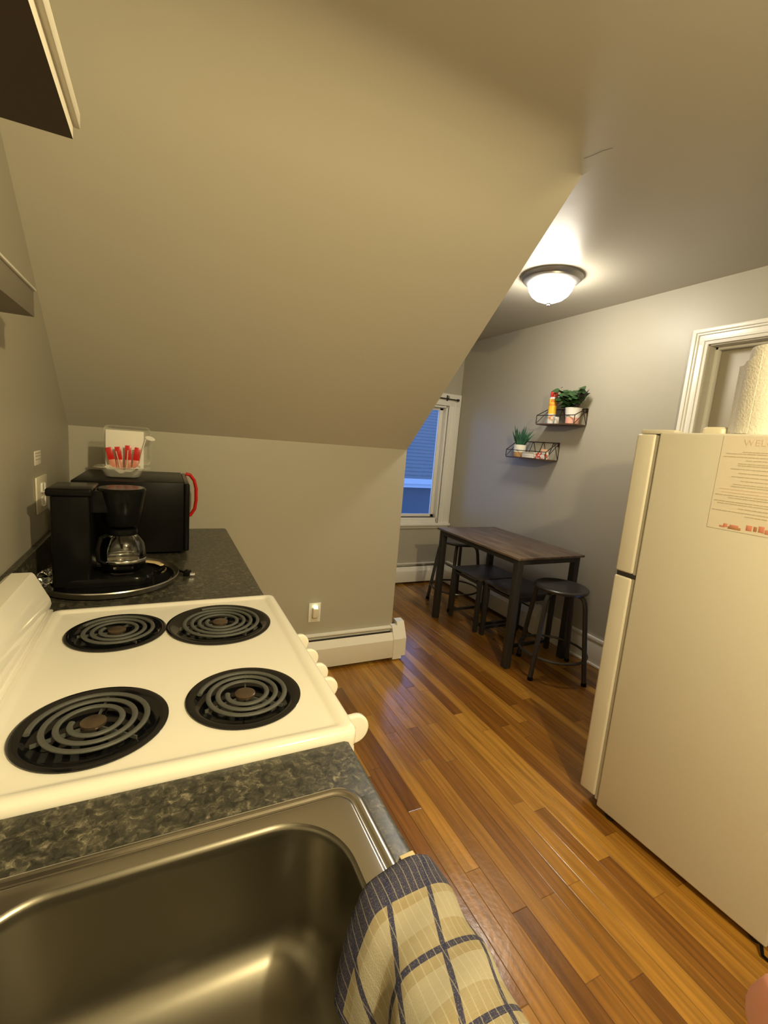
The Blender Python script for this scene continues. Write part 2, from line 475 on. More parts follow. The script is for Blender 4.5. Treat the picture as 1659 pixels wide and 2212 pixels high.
# right wall with the doorway
DY0, DY1, DZ = 0.19, 0.955, 2.150
b = B()
box(b, XR, XR + .1, DY1, YB, 0, ZC + .06); box(b, XR, XR + .1, YN, DY0, 0, ZC + .06); box(b, XR, XR + .1, DY0, DY1, DZ, ZC + .06)
struct('wall_right', b, M_wall)
# window wall
WX0, WX1, WZ0, WZ1 = 2.24, 3.030, 0.700, 1.848
b = B()
box(b, XK, WX0, YB, YB + .12, 0, ZC + .06); box(b, WX1, XR + .1, YB, YB + .12, 0, ZC + .06)
box(b, WX0, WX1, YB, YB + .12, 0, WZ0); box(b, WX0, WX1, YB, YB + .12, WZ1, ZC + .06)
struct('wall_window', b, M_wall)
# partition behind the fridge
b = B(); box(b, 2.16, XR, -0.40, -0.30, 0, ZC)
struct('wall_partition', b, M_wall)

# window
win = bpy.data.objects.new('window_1', None); win.location = (2.635, YB, WZ0); link(win); win['kind'] = 'structure'
b = B()
cw = 0.145
box(b, WX1 + .012, XR - .004, YB - .022, YB, .640, 1.985, .003); box(b, WX0 - cw, WX0 - .012, YB - .022, YB, .640, 1.985, .003)
box(b, WX0 - cw, XR - .004, YB - .024, YB, WZ1 + .02, 1.990, .003)
box(b, WX1 + .012, WX1 + .040, YB - .034, YB - .0, .640, 1.872, .004); box(b, WX1 + .075, WX1 + .10, YB - .030, YB - .0, .640, 1.9, .004)
box(b, WX0 - .04, WX1 + .04, YB - .034, YB, WZ1 + .02, WZ1 + .048, .004)
obj('window_casing', b, M_trim, win)
b = B(); box(b, WX0 - cw - .01, XR - .003, YB - .05, YB + .03, .617, .645, .006); box(b, WX0 - cw, XR - .004, YB - .018, YB, .585, .617, .004)
obj('window_sill', b, M_trim, win)
b = B()
for x0, x1 in ((WX0, WX0 + .03), (WX1 - .012, WX1 + .012)): box(b, x0, x1, YB - .012, YB + .10, WZ0 - .05, WZ1 + .02, .002)
box(b, WX0, WX1, YB - .012, YB + .10, WZ1 - .002, WZ1 + .02, .002); box(b, WX0, WX1, YB - .012, YB + .10, WZ0 - .055, WZ0, .002)
obj('window_frame', b, M_trim, win)
b = B()
for x0, x1 in ((WX0 + .03, WX0 + .07), (WX1 - .052, WX1 - .012)): box(b, x0, x1, YB + .045, YB + .075, WZ0, WZ1, .003)
box(b, WX0 + .03, WX1 - .012, YB + .045, YB + .075, WZ1 - .028, WZ1 - .002, .003); box(b, WX0 + .03, WX1 - .012, YB + .045, YB + .075, WZ0, WZ0 + .03, .003)
obj('sash', b, M_trim, win)
b = B(); box(b, WX0 + .07, WX1 - .052, YB + .058, YB + .062, WZ0 + .03, WZ1 - .028)
obj('pane', b, M_pane, win)
# curtain rod on the head casing
cr_ = thing('curtain_rod', 'thin dark curtain rod on the white head casing of the window', 'curtain rod', (3.0, YB - .03, 1.93))
b = B(); tube(b, [(2.22, YB - .05, 1.935), (2.9, YB - .05, 1.937), (3.11, YB - .05, 1.933)], .006, 10)
obj('rod', b, M_bmetal, cr_)
b = B(); lathe(b, [(0, -.015), (.011, -.012), (.013, 0), (.011, .012), (0, .015)], 0, 0, 0, 14)
b.transform(Matrix.Translation((3.125, YB - .05, 1.933)) @ Matrix.Rotation(PI / 2, 4, 'Y')); obj('finial', b, M_bmetal, cr_)
b = B(); box(b, 3.000, 3.012, YB - .056, YB - .026, 1.925, 1.945, .002); box(b, 2.999, 3.013, YB - .030, YB - .022, 1.915, 1.972, .002); tube(b, [(3.006, YB - .05, 1.935), (3.012, YB - .052, 1.952), (3.004, YB - .05, 1.965)], .004, 8)
obj('bracket', b, M_bmetal, cr_)

# baseboard on the right wall
b = B(); box(b, XR - .016, XR, 1.90, YB - .06, 0, .12); box(b, XR - .016, XR, 1.075, 1.86, 0, .195, .002); box(b, XR - .022, XR, 1.075, 1.86, .180, .207, .004); box(b, XR - .028, XR, 1.075, 1.86, 0, .018, .004)
struct('baseboard_right', b, M_trim)

# doorway: casing, jamb, closed-off room behind
d1 = bpy.data.objects.new('door_1', None); d1.location = (XR, .57, 0); link(d1); d1['kind'] = 'structure'
b = B()
for (o0, o1, t) in ((0, .088, .016), (.0, .022, .030), (.022, .034, .024), (.058, .07, .022)):
    # side casings and head, outer edge at DY1+.088
    box(b, XR - t, XR, DY1 + .088 - o1, DY1 + .088 - o0, 0, DZ + .088 - o0, .003)
    box(b, XR - t, XR, DY0 - .088 + o0, DY0 - .088 + o1, 0, DZ + .088 - o0, .003)
    box(b, XR - t - .0006, XR - .0006, DY0 - .088 + o0 + .0004, DY1 + .088 - o0 - .0004, DZ + .088 - o1, DZ + .088 - o0 + .0004, .003)
obj('door_casing', b, M_trim, d1)
b = B()
box(b, XR - .002, XR + .14, DY1 - .006, DY1 + .02, 0, DZ); box(b, XR - .002, XR + .14, DY0 - .02, DY0 + .006, 0, DZ); box(b, XR - .002, XR + .14, DY0, DY1, DZ - .006, DZ + .02)
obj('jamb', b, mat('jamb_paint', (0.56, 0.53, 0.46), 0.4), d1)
b = B()
box(b, XR + .052, XR + .088, DY1 - .022, DY1 - .005, 0, DZ - .006, .002); box(b, XR + .052, XR + .088, DY0 + .005, DY0 + .022, 0, DZ - .006, .002); box(b, XR + .052, XR + .088, DY0 + .006, DY1 - .006, DZ - .022, DZ - .005, .002)
obj('door_stop', b, M_trim, d1)
b = B(); box(b, XR + .0885, XR + .125, DY0 + .007, DY1 - .007, .004, DZ - .008, .002); obj('door_slab', b, mat('tan_door_paint', (0.36, 0.32, 0.24), 0.45), d1)
b = B(); box(b, XR + .1, XR + .15, DY0 - .1, DY1 + .1, 0, DZ + .1); struct('wall_behind_door', b, M_wall)

# small white baseboard-like heaters
def heater_profile(h, d):
    return [(0, .02), (d * .82, .02), (d, .05), (d, h * .62), (d * .72, h * .86), (d * .60, h * .86), (d * .60, h * .82), (d * .18, h * .90), (d * .18, h * .95), (d * .30, h * .98), (d * .22, h), (0, h)]
def heater(name, label, a, bb, wallpos, axis, sgn, h=.215, d=.072, cap0=False, cap1=False, group='white baseboard heaters'):
    t = thing(name, label, 'heater', ((a + bb) / 2, wallpos, 0) if axis == 'x' else (wallpos, (a + bb) / 2, 0), group=None)
    def ex(poly, p, q, mt, nm, par):
        b = B()
        pts = [(wallpos + sgn * u, z) for u, z in poly]
        prism(b, pts, axis, p, q)
        return obj(nm, b, mt, par, sharp=20)
    # back plate + top strip, front cover, dark slot
    ex([(0, .015), (.006, .015), (.006, h * .93), (d * .42, h * .955), (d * .42, h * .99), (0.006, h), (0, h)], a, bb, M_heater, 'back_plate', t)
    ex([(d * .80, .022), (d * .96, .022), (d, .03), (d, h * .66), (d * .62, h * .86), (d * .56, h * .84), (d * .92, h * .63), (d * .92, .03)], a, bb, M_heater, 'front_cover', t)
    ex([(.01, .05), (d * .7, .05), (d * .7, h * .7), (.01, h * .84)], a + .01, bb - .01, M_dark, 'heating_fins', t)
    full = [(0, .012), (d * 1.08, .012), (d * 1.08, h * .68), (d * .45, h * 1.03), (0, h * 1.04)]
    if cap0: ex(full, a - .03, a + .035, M_heater, 'end_cap', t)
    if cap1: ex(full, bb - .035, bb + .03, M_heater, 'end_cap', t)
    return t
t = heater('baseboard_heater', 'white baseboard heater below the outlet on the knee wall beside the stove', .78, 1.84, YE, 'x', -1, h=.226, cap1=True)
b = B(); prism(b, [(YE - .03, .236), (YE + .006, .236), (YE + .006, .262), (YE - .006, .262)], 'x', 1.80, 1.86)
# returned piece of the end cap that wraps the wall corner
b.free()
b = B()
prism(b, [(YE - .075, .03), (YE + .05, .03), (YE + .05, .2), (YE + .03, .26), (YE - .02, .255), (YE - .075, .155)], 'x', 1.845, 1.90)
o = obj('end_cap', b, M_heater, t, sharp=20)
heater('baseboard_heater', 'white baseboard heater under the window on the far wall', XK, XR - .075, YB, 'x', -1, h=.212)
heater('baseboard_heater', 'white baseboard heater along the right wall behind the dining table', 1.90, YB - .075, XR, 'y', -1, h=.235, cap0=True)

# ------------------------------------------------------------------ neighbour's house outside the window
nb = thing('neighboring_house', 'blue dusk-lit roof, gutter and wall of the house outside the window', 'house', (4.2, 6.0, -3))
b = B(); box(b, 1.5, 9, 6.0, 6.3, -3, .74); obj('house_wall', b, mat('house_siding', (0.045, 0.060, 0.075), 0.8), nb)
M_shing = mat('roof_shingles', (0.33, 0.37, 0.38), 0.9)
def shingles(mt):
    nt = mt.node_tree; p = nt.nodes['Principled BSDF']; N = nt.nodes.new; L = nt.links.new
    tc = N('ShaderNodeTexCoord'); mp = N('ShaderNodeMapping'); mp.inputs['Scale'].default_value = (2, 1, 1); L(tc.outputs['Object'], mp.inputs[0])
    br = N('ShaderNodeTexWave'); br.bands_direction = 'Z'; br.inputs['Scale'].default_value = 5.2; br.inputs['Distortion'].default_value = 1.4; br.inputs['Detail'].default_value = 3; br.inputs['Detail Scale'].default_value = 3
    L(mp.outputs[0], br.inputs[0])
    cr = N('ShaderNodeValToRGB'); e = cr.color_ramp.elements
    e[0].color = (0.072, 0.085, 0.09, 1); e[1].color = (0.115, 0.128, 0.128, 1); e[0].position = .05; e[1].position = .4
    L(br.outputs['Fac'], cr.inputs['Fac']); L(cr.outputs['Color'], p.inputs['Base Color'])
shingles(M_shing)
b = B(); prism(b, [(5.90, .86), (9.5, 3.9), (9.5, 3.8), (5.90, .80)], 'x', 1.2, 9.3); obj('roof', b, M_shing, nb)
b = B(); box(b, 1.2, 9.3, 5.78, 5.90, .80, .88, .01); box(b, 1.2, 9.3, 5.84, 5.92, .735, .80, .006); obj('gutter', b, mat('white_gutter', (0.36, 0.37, 0.38), 0.5), nb)

# ------------------------------------------------------------------ ceiling lamps
M_bowl_glass_w = mat('lit_frosted_glass_warm', (0.9, 0.85, 0.75), 0.4, emis=KIT_COL, estr=8)
M_bowl_glass_d = mat('lit_frosted_glass', (0.9, 0.88, 0.82), 0.4, emis=DIN_COL, estr=72)
def ceiling_lamp(label, x, y, gm, col, energy):
    t = thing('ceiling_lamp', label, 'ceiling lamp', (x, y, ZC))
    b = B(); lathe(b, [(0.0, 0), (.176, 0), (.178, -.010), (.170, -.020), (.160, -.026), (.158, -.034), (.142, -.044), (.132, -.046), (.128, -.036), (0, -.036)], x, y, ZC, 56)
    obj('lamp_base', b, M_nickel, t)
    b = B(); lathe(b, [(.129, -.038), (.130, -.055), (.122, -.082), (.105, -.108), (.080, -.128), (.045, -.142), (.0, -.147)], x, y, ZC, 56)
    obj('glass_bowl', b, gm, t, label='glowing frosted glass bowl')
    b = B(); lathe(b, [(0, -.145), (.012, -.146), (.014, -.152), (.007, -.158), (.009, -.165), (0, -.170)], x, y, ZC, 20)
    obj('finial', b, M_nickel, t)
    if energy: point_light('lamp_light', (x, y, ZC - .18), energy, col, .035)
    return t
ceiling_lamp('lit flush ceiling lamp with frosted glass bowl above the dining nook', DINING[0], DINING[1], M_bowl_glass_d, DIN_COL, 0)
ceiling_lamp('warm flush ceiling lamp over the kitchen, outside the picture', KITCHEN[0], KITCHEN[1], M_bowl_glass_w, KIT_COL, 135)

# ------------------------------------------------------------------ kitchen run
XC = 0.723; ZT = 0.914
# base cabinets under the worktops
def base_cabinet(label, y0, y1, ndoor, z1=.874):
    t = thing('base_cabinet', label, 'cabinet', (0, (y0 + y1) / 2, 0))
    b = B(); box(b, .002, .655, y0, y1, .10, z1); box(b, .002, .60, y0, y1, 0, .10); box(b, .637, .655, y0, y1, z1 - .01, .874); obj('cabinet_body', b, M_cabw, t)
    w = (y1 - y0) / ndoor
    for i in range(ndoor):
        b = B(); box(b, .656, .675, y0 + i * w + .006, y0 + (i + 1) * w - .006, .12, .854, .003); d = obj('cabinet_door', b, M_cabw, t)
        b = B(); yy = y0 + i * w + .04; tube(b, [(.675, yy, .72), (.70, yy, .725), (.70, yy, .815), (.675, yy, .82)], .005, 8); obj('handle', b, M_chrome, d)
    return t
base_cabinet('white base cabinet under the far worktop with the coffee maker', .772, YE - .002, 2)
base_cabinet('white base cabinet under the sink', -1.5, -.022, 3, z1=.70)

# far worktop (coffee maker and microwave stand on it)
def nose(y0, y1, b, x1=XC, zt=ZT, th=.038, x0=.002):
    prism(b, [(x0, zt - th), (x1 - .004, zt - th), (x1, zt - th + .004), (x1, zt - .012), (x1 - .0035, zt - .0035), (x1 - .012, zt), (x0, zt)], 'y', y0, y1)
b = B(); nose(.768, YE, b)
box(b, .002, .024, .768, YE, ZT, ZT + .10, .004)
tag(obj('countertop', b, M_counter), 'dark speckled laminate worktop beyond the stove, under coffee maker and microwave', 'worktop')
# near worktop with the sink cut-out
SX0, SX1, SY1, SY0 = .105, .690, -.107, -.90
b = B()
nose(SY1 - .03, -.004, b)
nose(-1.55, SY1 - .03, b, x0=SX1 - .03)
box(b, .002, SX0 + .03, -1.55, SY1 - .03, ZT - .038, ZT); box(b, SX0 + .03, SX1 - .03, -1.55, SY0 + .03, ZT - .038, ZT)
box(b, .002, .024, -1.55, -.004, ZT, ZT + .10, .004)
tag(obj('countertop', b, M_counter), 'dark speckled laminate worktop around the sink, in front of the stove', 'worktop')

# sink
sk = thing('kitchen_sink', 'stainless steel drop-in sink set in the near worktop', 'sink', (.40, -.45, ZT))
def rr3(x0, x1, y0, y1, r, z): return [(x, y, z) for x, y in rrect(x0, x1, y0, y1, r, 14)]
def inset(d, z, r): return rr3(SX0 + d, SX1 - d, SY0 + d, SY1 - d, r, z)
b = B()
rings = [inset(0, ZT + .0005, .040), inset(.0008, ZT + .003, .040), inset(.004, ZT + .0055, .038), inset(.009, ZT + .0062, .036),
         inset(.012, ZT + .0060, .034), inset(.0140, ZT + .0036, .032), inset(.0185, ZT + .0032, .028), inset(.0205, ZT + .0056, .026), inset(.024, ZT + .0062, .024)]
IX0, IX1, IY0, IY1 = .205, .637, -.84, -.150
def bowlr(d, z, r): return rr3(IX0 + d, IX1 - d, IY0 + d, IY1 - d, r, z)
rings += [bowlr(-.006, ZT + .0062, .098), bowlr(-.002, ZT + .0060, .094)]
loft(b, rings)
obj('sink_rim', b, M_steel, sk, sharp=60)
b = B()
rings = [bowlr(-.002, ZT + .0060, .094), bowlr(.0018, ZT + .0040, .091), bowlr(.004, ZT + 0, .089), bowlr(.006, ZT - .012, .087), bowlr(.016, ZT - .13, .080), bowlr(.024, ZT - .155, .072),
         bowlr(.045, ZT - .174, .052), bowlr(.08, ZT - .181, .03), bowlr(.17, ZT - .186, .02)]
loft(b, rings, cap1=True)
obj('sink_bowl', b, M_bowl, sk, sharp=60)
b = B(); lathe(b, [(.0, -.1835), (.03, -.1835), (.036, -.1810), (.046, -.1795), (.052, -.1835)], .42, -.50, ZT, 32); obj('drain', b, M_chrome, sk)

# card / wooden stick on the counter edge by the towel
b = B(); box(b, .700, .7215, -.335, -.252, ZT + .0005, ZT + .003, .0008, rot=Matrix.Rotation(math.radians(4), 3, 'Z'))
tag(obj('wooden_spatula', b, mat('pale_wood', (0.62, 0.50, 0.30), 0.6)), 'pale flat wooden sliver on the worktop edge, half under the dish towel', 'utensil')

# dish towel draped over the front of the sink
def dish_towel():
    b = B(); uvl = b.loops.layers.uv.new('UVMap')
    # profile in x-z from inside the bowl, over the rim, over the counter edge and down
    prof = [(.597, .866), (.600, .882), (.604, .898), (.610, .914), (.619, .930), (.634, .942), (.658, .947), (.684, .947), (.706, .941), (.724, .928), (.736, .906), (.742, .880), (.746, .84), (.750, .79), (.752, .73), (.752, .66), (.750, .60)]
    dense = []
    for i in range(len(prof) - 1):
        for k in range(4):
            t = k / 4; p0 = prof[max(i - 1, 0)]; p1 = prof[i]; p2 = prof[i + 1]; p3 = prof[min(i + 2, len(prof) - 1)]
            dense.append(tuple(0.5 * ((2 * p1[j]) + (-p0[j] + p2[j]) * t + (2 * p0[j] - 5 * p1[j] + 4 * p2[j] - p3[j]) * t * t + (-p0[j] + 3 * p1[j] - 3 * p2[j] + p3[j]) * t ** 3) for j in (0, 1)))
    dense.append(prof[-1])
    cum = [0]
    for i in range(1, len(dense)): cum.append(cum[-1] + math.hypot(dense[i][0] - dense[i - 1][0], dense[i][1] - dense[i - 1][1]))
    NY = 60; Lth = .44
    def P(i, j, off):
        x, z = dense[i]; s = cum[i]; u = j / NY * Lth
        # outward normal of the profile
        a = dense[min(i + 1, len(dense) - 1)]; c = dense[max(i - 1, 0)]
        tx, tz = a[0] - c[0], a[1] - c[1]; l = math.hypot(tx, tz); nx, nz = -tz / l, tx / l
        mid = min(1, abs(s - .16) / .12)
        w = .0035 * math.sin(u * 48 + s * 10) * (0.35 + mid) + .003 * math.sin(u * 23 - s * 31 + 1) + .0016 * math.sin(u * 95 + s * 52)
        if s < .06: w += (.06 - s) * .16 * math.sin(u * 31 + .6)
        edge = math.exp(-u / .012)
        w -= edge * .004
        y = -.286 - u - .030 * max(0, (.08 - s)) / .08 - .012 * math.sin(s * 14 + 1.2) * .5
        y -= .10 * max(0, s - .22)
        n = w + off
        return Vector((x + nx * n, y, z + nz * n))
    def sheet(off, flip):
        V = [[b.verts.new(P(i, j, off)) for j in range(NY + 1)] for i in range(len(dense))]
        for i in range(len(dense) - 1):
            for j in range(NY):
                q = [(i, j), (i + 1, j), (i + 1, j + 1), (i, j + 1)]
                f = b.faces.new([V[a][c] for a, c in q])
                for lp, (a, c) in zip(f.loops, q): lp[uvl].uv = (c / NY * Lth, cum[a])
        return V
    A = sheet(.0045, False); C = sheet(-.0005, True)
    n = len(dense)
    border = [(i, 0) for i in range(n)] + [(n - 1, j) for j in range(1, NY + 1)] + [(i, NY) for i in range(n - 2, -1, -1)] + [(0, j) for j in range(NY - 1, 0, -1)]
    for k in range(len(border)):
        p, q = border[k], border[(k + 1) % len(border)]
        f = b.faces.new([A[p[0]][p[1]], A[q[0]][q[1]], C[q[0]][q[1]], C[p[0]][p[1]]])
        for lp, (a, c) in zip(f.loops, (p, q, q, p)): lp[uvl].uv = (c / NY * Lth, cum[a])
    return b
tag(obj('dish_towel', dish_towel(), M_plaid, sharp=80), 'cream and navy plaid dish towel draped over the sink front edge', 'towel')

# ------------------------------------------------------------------ stove
st = thing('electric_stove', 'white electric coil stove between the two dark worktops', 'stove', (.40, .38, 0))
b = B(); box(b, .03, .715, .004, .760, .03, .893, .004); obj('stove_body', b, M_enamel, st)
b = B()   # cooktop with a raised rolled rim and a recessed floor
def cr3(x0, x1, y0, y1, r, z): return [(x, y, z) for x, y in rrect(x0, x1, y0, y1, r, 8)]
BURN = [(.301, .575, .115), (.552, .566, .137), (.297, .170, .122), (.561, .182, .113)]
CX0, CX1, CY0, CY1 = .128, .742, .001, .764
rings = [cr3(CX0, CX1, CY0, CY1, .020, .895), cr3(CX0 - .001, CX1 + .001, CY0 - .001, CY1 + .001, .021, .908), cr3(CX0, CX1, CY0, CY1, .020, .921), cr3(CX0 + .004, CX1 - .004, CY0 + .004, CY1 - .004, .018, .9275),
         cr3(CX0 + .010, CX1 - .010, CY0 + .010, CY1 - .010, .015, .930), cr3(CX0 + .020, CX1 - .026, CY0 + .022, CY1 - .022, .012, .930), cr3(CX0 + .026, CX1 - .033, CY0 + .028, CY1 - .028, .012, .9255), cr3(CX0 + .036, CX1 - .040, CY0 + .036, CY1 - .036, .010, .9245)]
R_ = [[b.verts.new(p) for p in r] for r in rings]
for k in range(len(R_) - 1):
    for i in range(len(R_[0])):
        j = (i + 1) % len(R_[0]); b.faces.new([R_[k][i], R_[k][j], R_[k + 1][j], R_[k + 1][i]])
eds = [b.edges.get((R_[-1][i], R_[-1][(i + 1) % len(R_[0])])) for i in range(len(R_[0]))]
for cx, cy, R in BURN:
    c = [b.verts.new((cx + (R - .005) * math.cos(2 * PI * i / 48), cy + (R - .005) * math.sin(2 * PI * i / 48), .9245)) for i in range(48)]
    eds += [b.edges.new((c[i], c[(i + 1) % 48])) for i in range(48)]
bmesh.ops.triangle_fill(b, use_beauty=True, use_dissolve=False, edges=eds)
obj('cooktop', b, M_enamel, st, sharp=50)
# backguard
b = B()
prism(b, [(.030, .90), (.030, 1.030), (.045, 1.041), (.088, 1.041), (.094, 1.036), (.127, .965), (.130, .950), (.126, .935), (.120, .925), (.120, .90)], 'y', .004, .757)
obj('backguard', b, M_enamel, st)
b = B(); box(b, .118, .134, .004, .757, .918, .934, .004); obj('backguard_trim', b, M_enamel, st)
b = B(); box(b, .135, .1385, .006, .730, .912, .926); obj('rear_gap', b, M_dark, st, label='dark gap between backguard and cooktop')
b = B(); lathe(b, [(0, 0), (.004, 0), (.004, .0015), (0, .002)], 0, 0, 0, 12); b.transform(Matrix.Translation((.1125, .36, .998)) @ Matrix.Rotation(math.radians(65), 4, 'Y')); obj('screw', b, M_nickel, st)
# burners
def coil_pts(cx, cy, r0, r1, turns, a0, z):
    n = int(turns * 44)
    return [(cx + (r0 + (r1 - r0) * i / n) * math.cos(a0 + 2 * PI * turns * i / n), cy + (r0 + (r1 - r0) * i / n) * math.sin(a0 + 2 * PI * turns * i / n), z) for i in range(n + 1)]
for nm, cx, cy, R, turns, a0 in (('small', .301, .575, .115, 3.0, 2.6), ('large', .552, .566, .137, 3.9, 2.6), ('large', .297, .170, .122, 3.05, 2.9), ('small', .561, .182, .113, 3.0, 2.9)):
    z0 = .9245
    b = B(); lathe(b, [(R - .004, 0), (R, .0016), (R, .0034), (R - .004, .0050), (R - .012, .0046), (R - .020, .000), (R - .045, -.010), (.03, -.014), (0, -.014)], cx, cy, z0, 72)
    dp = obj('drip_pan', b, M_pan, st, label='glossy black round drip pan', sharp=60)
    r1 = R * .785
    b = B(); tube(b, coil_pts(cx, cy, .034, r1, turns, a0, z0 + .0065), .0052, 12, flat=.62)
    e = a0 + 2 * PI * turns
    obj('heating_coil', b, M_coil, dp, sharp=60)
    b = B()
    for k in range(3):
        an = a0 + .6 + k * 2 * PI / 3
        box(b, cx + .010, cx + r1 - .004, cy - .0012, cy + .0012, z0 - .004, z0 + .0025, rot=Matrix.Rotation(an, 3, 'Z'), piv=(cx, cy, z0))
    obj('coil_support', b, M_coil, dp)
    b = B(); lathe(b, [(.0, .0100), (.018, .0094), (.0205, .0078), (.0205, .003), (0, .003)], cx, cy, z0, 28); obj('coil_cap', b, M_cap, dp, label='brownish metal cap in the coil centre')
# front panel + knobs, oven door
b = B(); prism(b, [(.70, .80), (.735, .80), (.742, .812), (.736, .892), (.70, .892)], 'y', .006, .758); obj('control_panel', b, M_enamel, st)
for ki, yy in enumerate((.500, .405, .322, .250, .084)):
    b = B()
    M0 = Matrix.Translation((.738, yy, .868)) @ Matrix.Rotation(math.radians(86), 4, 'Y')
    lathe(b, [(0, 0), (.023, 0), (.024, .004), (.021, .012), (.0, .013)], 0, 0, 0, 28)
    b.transform(M0)
    kb = obj('knob', b, M_enamel, st)
    b = B(); g = B(); 
    kk = 1.32 if ki == 4 else 1.12
    R2 = .024 * kk
    ol = [(R2, .010)] + [(R2 * math.cos(t * PI / 16), .024 * kk + R2 * .95 * math.sin(t * PI / 16)) for t in range(17)] + [(-R2, .010)]
    ring = lambda yy_, sc_: [(x * sc_, yy_, .010 + (z - .010) * sc_) for x, z in ol]
    loft(g, [ring(-.0075, .86), ring(-.0070, .94), ring(-.005, 1.0), ring(.005, 1.0), ring(.0070, .94), ring(.0075, .86)], cap0=True, cap1=True)
    g.transform(M0); b.free()
    obj('knob_grip', g, M_enamel, kb, sharp=60)
b = B(); lathe(b, [(0, 0), (.009, 0), (.009, .002), (0, .002)], 0, 0, 0, 20); b.transform(Matrix.Translation((.7405, .150, .868)) @ Matrix.Rotation(math.radians(88), 4, 'Y')); obj('indicator_mark', b, M_artred, st, label='small red round mark between the knobs')
b = B(); box(b, .7375, .7412, .106, .124, .872, .886, .001); obj('indicator_plate', b, M_white, st)
b = B(); box(b, .716, .745, .010, .754, .22, .785, .006); od = obj('oven_door', b, M_enamel, st)
b = B(); box(b, .776, .800, .050, .714, .742, .768, .009, 3); box(b, .742, .785, .06, .085, .745, .765, .004); box(b, .742, .785, .679, .704, .745, .765, .004); obj('oven_handle', b, M_enamel, od)
b = B(); box(b, .716, .742, .012, .752, .05, .205, .005); obj('storage_drawer', b, M_enamel, st)

# ------------------------------------------------------------------ things on the far worktop
tr = thing('serving_tray', 'round glossy black tray with metal rim under the coffee maker', 'tray', (.244, 1.052, ZT))
b = B(); lathe(b, [(0, .001), (.185, .001), (.195, .004), (.203, .014), (.200, .016), (.190, .007), (.180, .005), (0, .005)], .244, 1.052, ZT, 72); obj('tray_plate', b, M_pan, tr)
b = B(); lathe(b, [(.1935, .0035), (.206, .006), (.2150, .024), (.2135, .0275), (.2095, .026), (.200, .0165), (.1935, .0055)], .244, 1.052, ZT, 96); obj('rim', b, mat('tray_rim_metal', (.42, .40, .35), .32, metal=1.0), tr, label='polished metal rim')

cm = thing('coffee_maker', 'black drip coffee maker with glass carafe on the round tray', 'coffee maker', (.22, 1.05, ZT + .006))
ZB = ZT + .0055
b = B(); box(b, .092, .196, .972, 1.128, ZB, 1.222, .008, 3); box(b, .082, .205, .962, 1.138, 1.218, 1.243, .007, 3); obj('water_tank', b, M_black, cm)
b = B(); loft(b, [[(x, y, z) for x, y in rrect(.092 + d, .378 - d, .968 + d, 1.132 - d, .06, 8)] for d, z in ((0, ZB), (0, ZB + .018), (.004, ZB + .026), (.02, ZB + .029))], cap0=True, cap1=True); obj('base', b, M_black, cm)
b = B(); lathe(b, [(0, 0), (.060, 0), (.062, .003), (.058, .005), (0, .005)], .283, 1.05, ZB + .028, 40); obj('warming_plate', b, M_pan, cm)
b = B(); lathe(b, [(0, 1.112), (.050, 1.112), (.056, 1.120), (.068, 1.200), (.073, 1.226), (.073, 1.233), (.068, 1.240), (0, 1.243)], .281, 1.05, 0, 48); box(b, .18, .25, 1.0, 1.1, 1.16, 1.232, .004); obj('filter_basket', b, M_black, cm)
ca = B(); zc0 = ZB + .034
lathe(ca, [(0, .001), (.055, .001), (.064, .008), (.070, .030), (.070, .065), (.064, .098), (.050, .120), (.042, .127), (.040, .132)], .283, 1.05, zc0, 48)
cf = obj('carafe', ca, M_glass, cm, sharp=60)
b = B(); lathe(b, [(0, .150), (.030, .150), (.044, .146), (.046, .134), (.043, .126), (.0, .126)], .283, 1.05, zc0, 40); obj('carafe_lid', b, M_black, cf)
b = B(); lathe(b, [(.0708, .034), (.0716, .036), (.0716, .044), (.0708, .046)], .283, 1.05, zc0, 48); obj('carafe_band', b, M_chrome, cf)
b = B(); tube(b, [(.238, 1.016, zc0 + .128), (.222, .992, zc0 + .125), (.214, .98, zc0 + .09), (.216, .984, zc0 + .05), (.232, 1.002, zc0 + .036)], .007, 10, flat=.8); obj('carafe_handle', b, M_black, cf)
b = B(); tube(b, [(.39, 1.10, ZT + .010), (.41, 1.16, ZT + .006), (.45, 1.13, ZT + .006), (.475, 1.085, ZT + .008), (.486, 1.068, ZT + .010)], .004, 8); cord = obj('power_cord', b, M_black, cm)
b = B(); box(b, .477, .497, 1.045, 1.072, ZT + .002, ZT + .022, .003, rot=Matrix.Rotation(-.5, 3, 'Z')); obj('plug', b, M_black, cord)
b = B()
for d in (-.005, .005): box(b, .496, .512, 1.040 + d, 1.042 + d, ZT + .009, ZT + .016)
obj('prong', b, M_chrome, cord)

